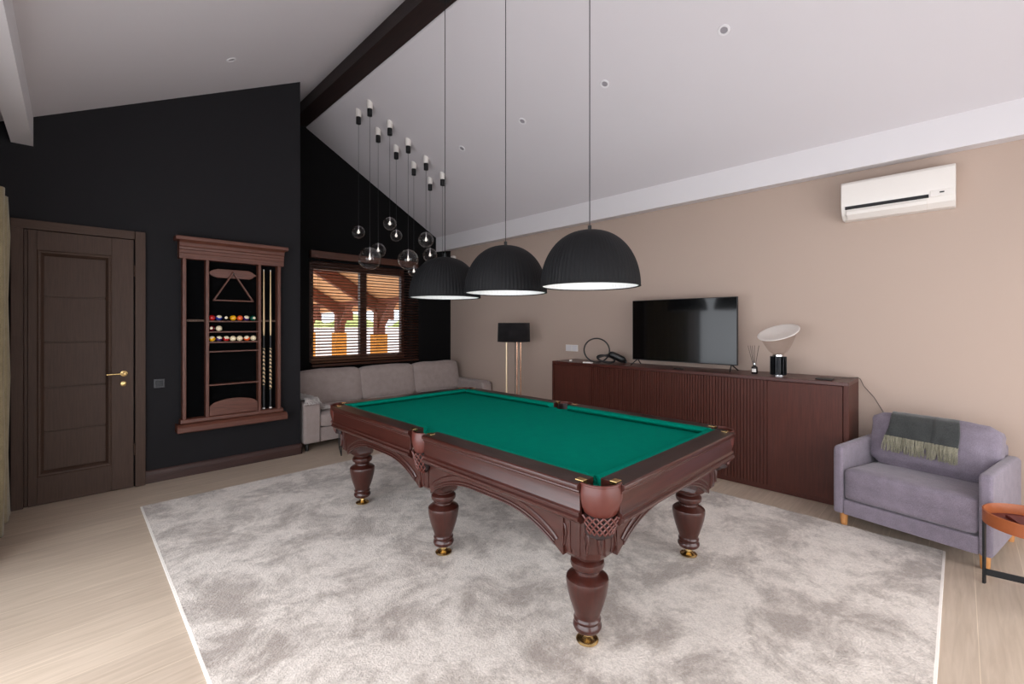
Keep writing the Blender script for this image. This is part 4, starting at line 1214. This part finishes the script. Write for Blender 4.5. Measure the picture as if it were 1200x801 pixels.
for r, (z, lst) in enumerate(rows):
    for c, (px, colr, kind) in enumerate(lst):
        if not used: o = b0; used = True
        else: o = b0.copy(); o.data = b0.data.copy(); COL.objects.link(o)
        o.data.materials.clear(); o.data.materials.append(ball_mat(colr, kind))
        o.location = (px_to_x(px), RYL - .052, z + BR)
        o.rotation_euler = (rng.uniform(.3, .9) if kind == 'stripe' else (1.45 if colr in ('black', 'green', 'maroon') else rng.uniform(-1.2, -.3)), rng.uniform(-.4, .4), rng.uniform(-.5, .5))
        tag(o, lbl[(r, c)], 'ball', 'billiard balls on the rack shelves')

# ------------------------------------------------------------------ light
def area(name, loc, rot, sx, sy, power, col=(1, 1, 1)):
    l = bpy.data.lights.new(name, 'AREA'); l.shape = 'RECTANGLE'; l.size = sx; l.size_y = sy; l.energy = power; l.color = col
    o = bpy.data.objects.new(name, l); COL.objects.link(o); o.location = loc; o.rotation_euler = rot; return o
sl = bpy.data.lights.new('sun', 'SUN'); sl.energy = 5; sl.angle = rad(1); sl.color = (1, .95, .88)
so = bpy.data.objects.new('sun', sl); COL.objects.link(so); so.rotation_euler = Vector((-.62, -.25, -.75)).to_track_quat('-Z', 'Y').to_euler()
# daylight entering through the two glazed openings
area('daylight_left', (XL - .02, (LY0 + 3.2) / 2, 1.25), (0, rad(-90), 0), 2.3, 3.2 - LY0 - .1, 72, (.95, .96, 1))
area('daylight_front', ((RX0 + RX1) / 2, YR - .02, 1.25), (rad(90), 0, 0), RX1 - RX0 - .1, 2.3, 58, (1, .96, .93))

w = bpy.data.worlds.new('sky'); scene.world = w; w.use_nodes = True
nt = w.node_tree; bg = nt.nodes['Background']
tcw = nt.nodes.new('ShaderNodeTexCoord'); nzw = nt.nodes.new('ShaderNodeTexNoise'); nzw.inputs['Scale'].default_value = 2
crw = nt.nodes.new('ShaderNodeValToRGB'); crw.color_ramp.elements[0].color = (.80, .88, 1, 1); crw.color_ramp.elements[1].color = (1, 1, 1, 1)
nt.links.new(tcw.outputs['Generated'], nzw.inputs['Vector']); nt.links.new(nzw.outputs['Fac'], crw.inputs['Fac']); nt.links.new(crw.outputs['Color'], bg.inputs['Color'])
bg.inputs['Strength'].default_value = 2.4

# ------------------------------------------------------------------ camera
f_px, cy_px, yaw = 521.3, 380.6, .7813
cd = bpy.data.cameras.new('camera'); cam = bpy.data.objects.new('camera', cd); COL.objects.link(cam)
cd.sensor_width = 36; cd.sensor_fit = 'HORIZONTAL'; cd.lens = f_px / 1200 * 36
cd.shift_y = -(400.5 - cy_px) / 1200
cam.location = (0, 0, 1.5); cam.rotation_euler = (rad(90), 0, -yaw)
cd.clip_start = .05
scene.camera = cam
vs = scene.view_settings
vs.view_transform = 'Standard'; vs.look = 'None'; vs.gamma = 1; vs.use_curve_mapping = False; vs.exposure = 0.0
scene.cycles.use_denoising = True
scene.cycles.max_bounces = 10; scene.cycles.diffuse_bounces = 5; scene.cycles.glossy_bounces = 4; scene.cycles.transparent_max_bounces = 16
scene.cycles.sample_clamp_indirect = 6
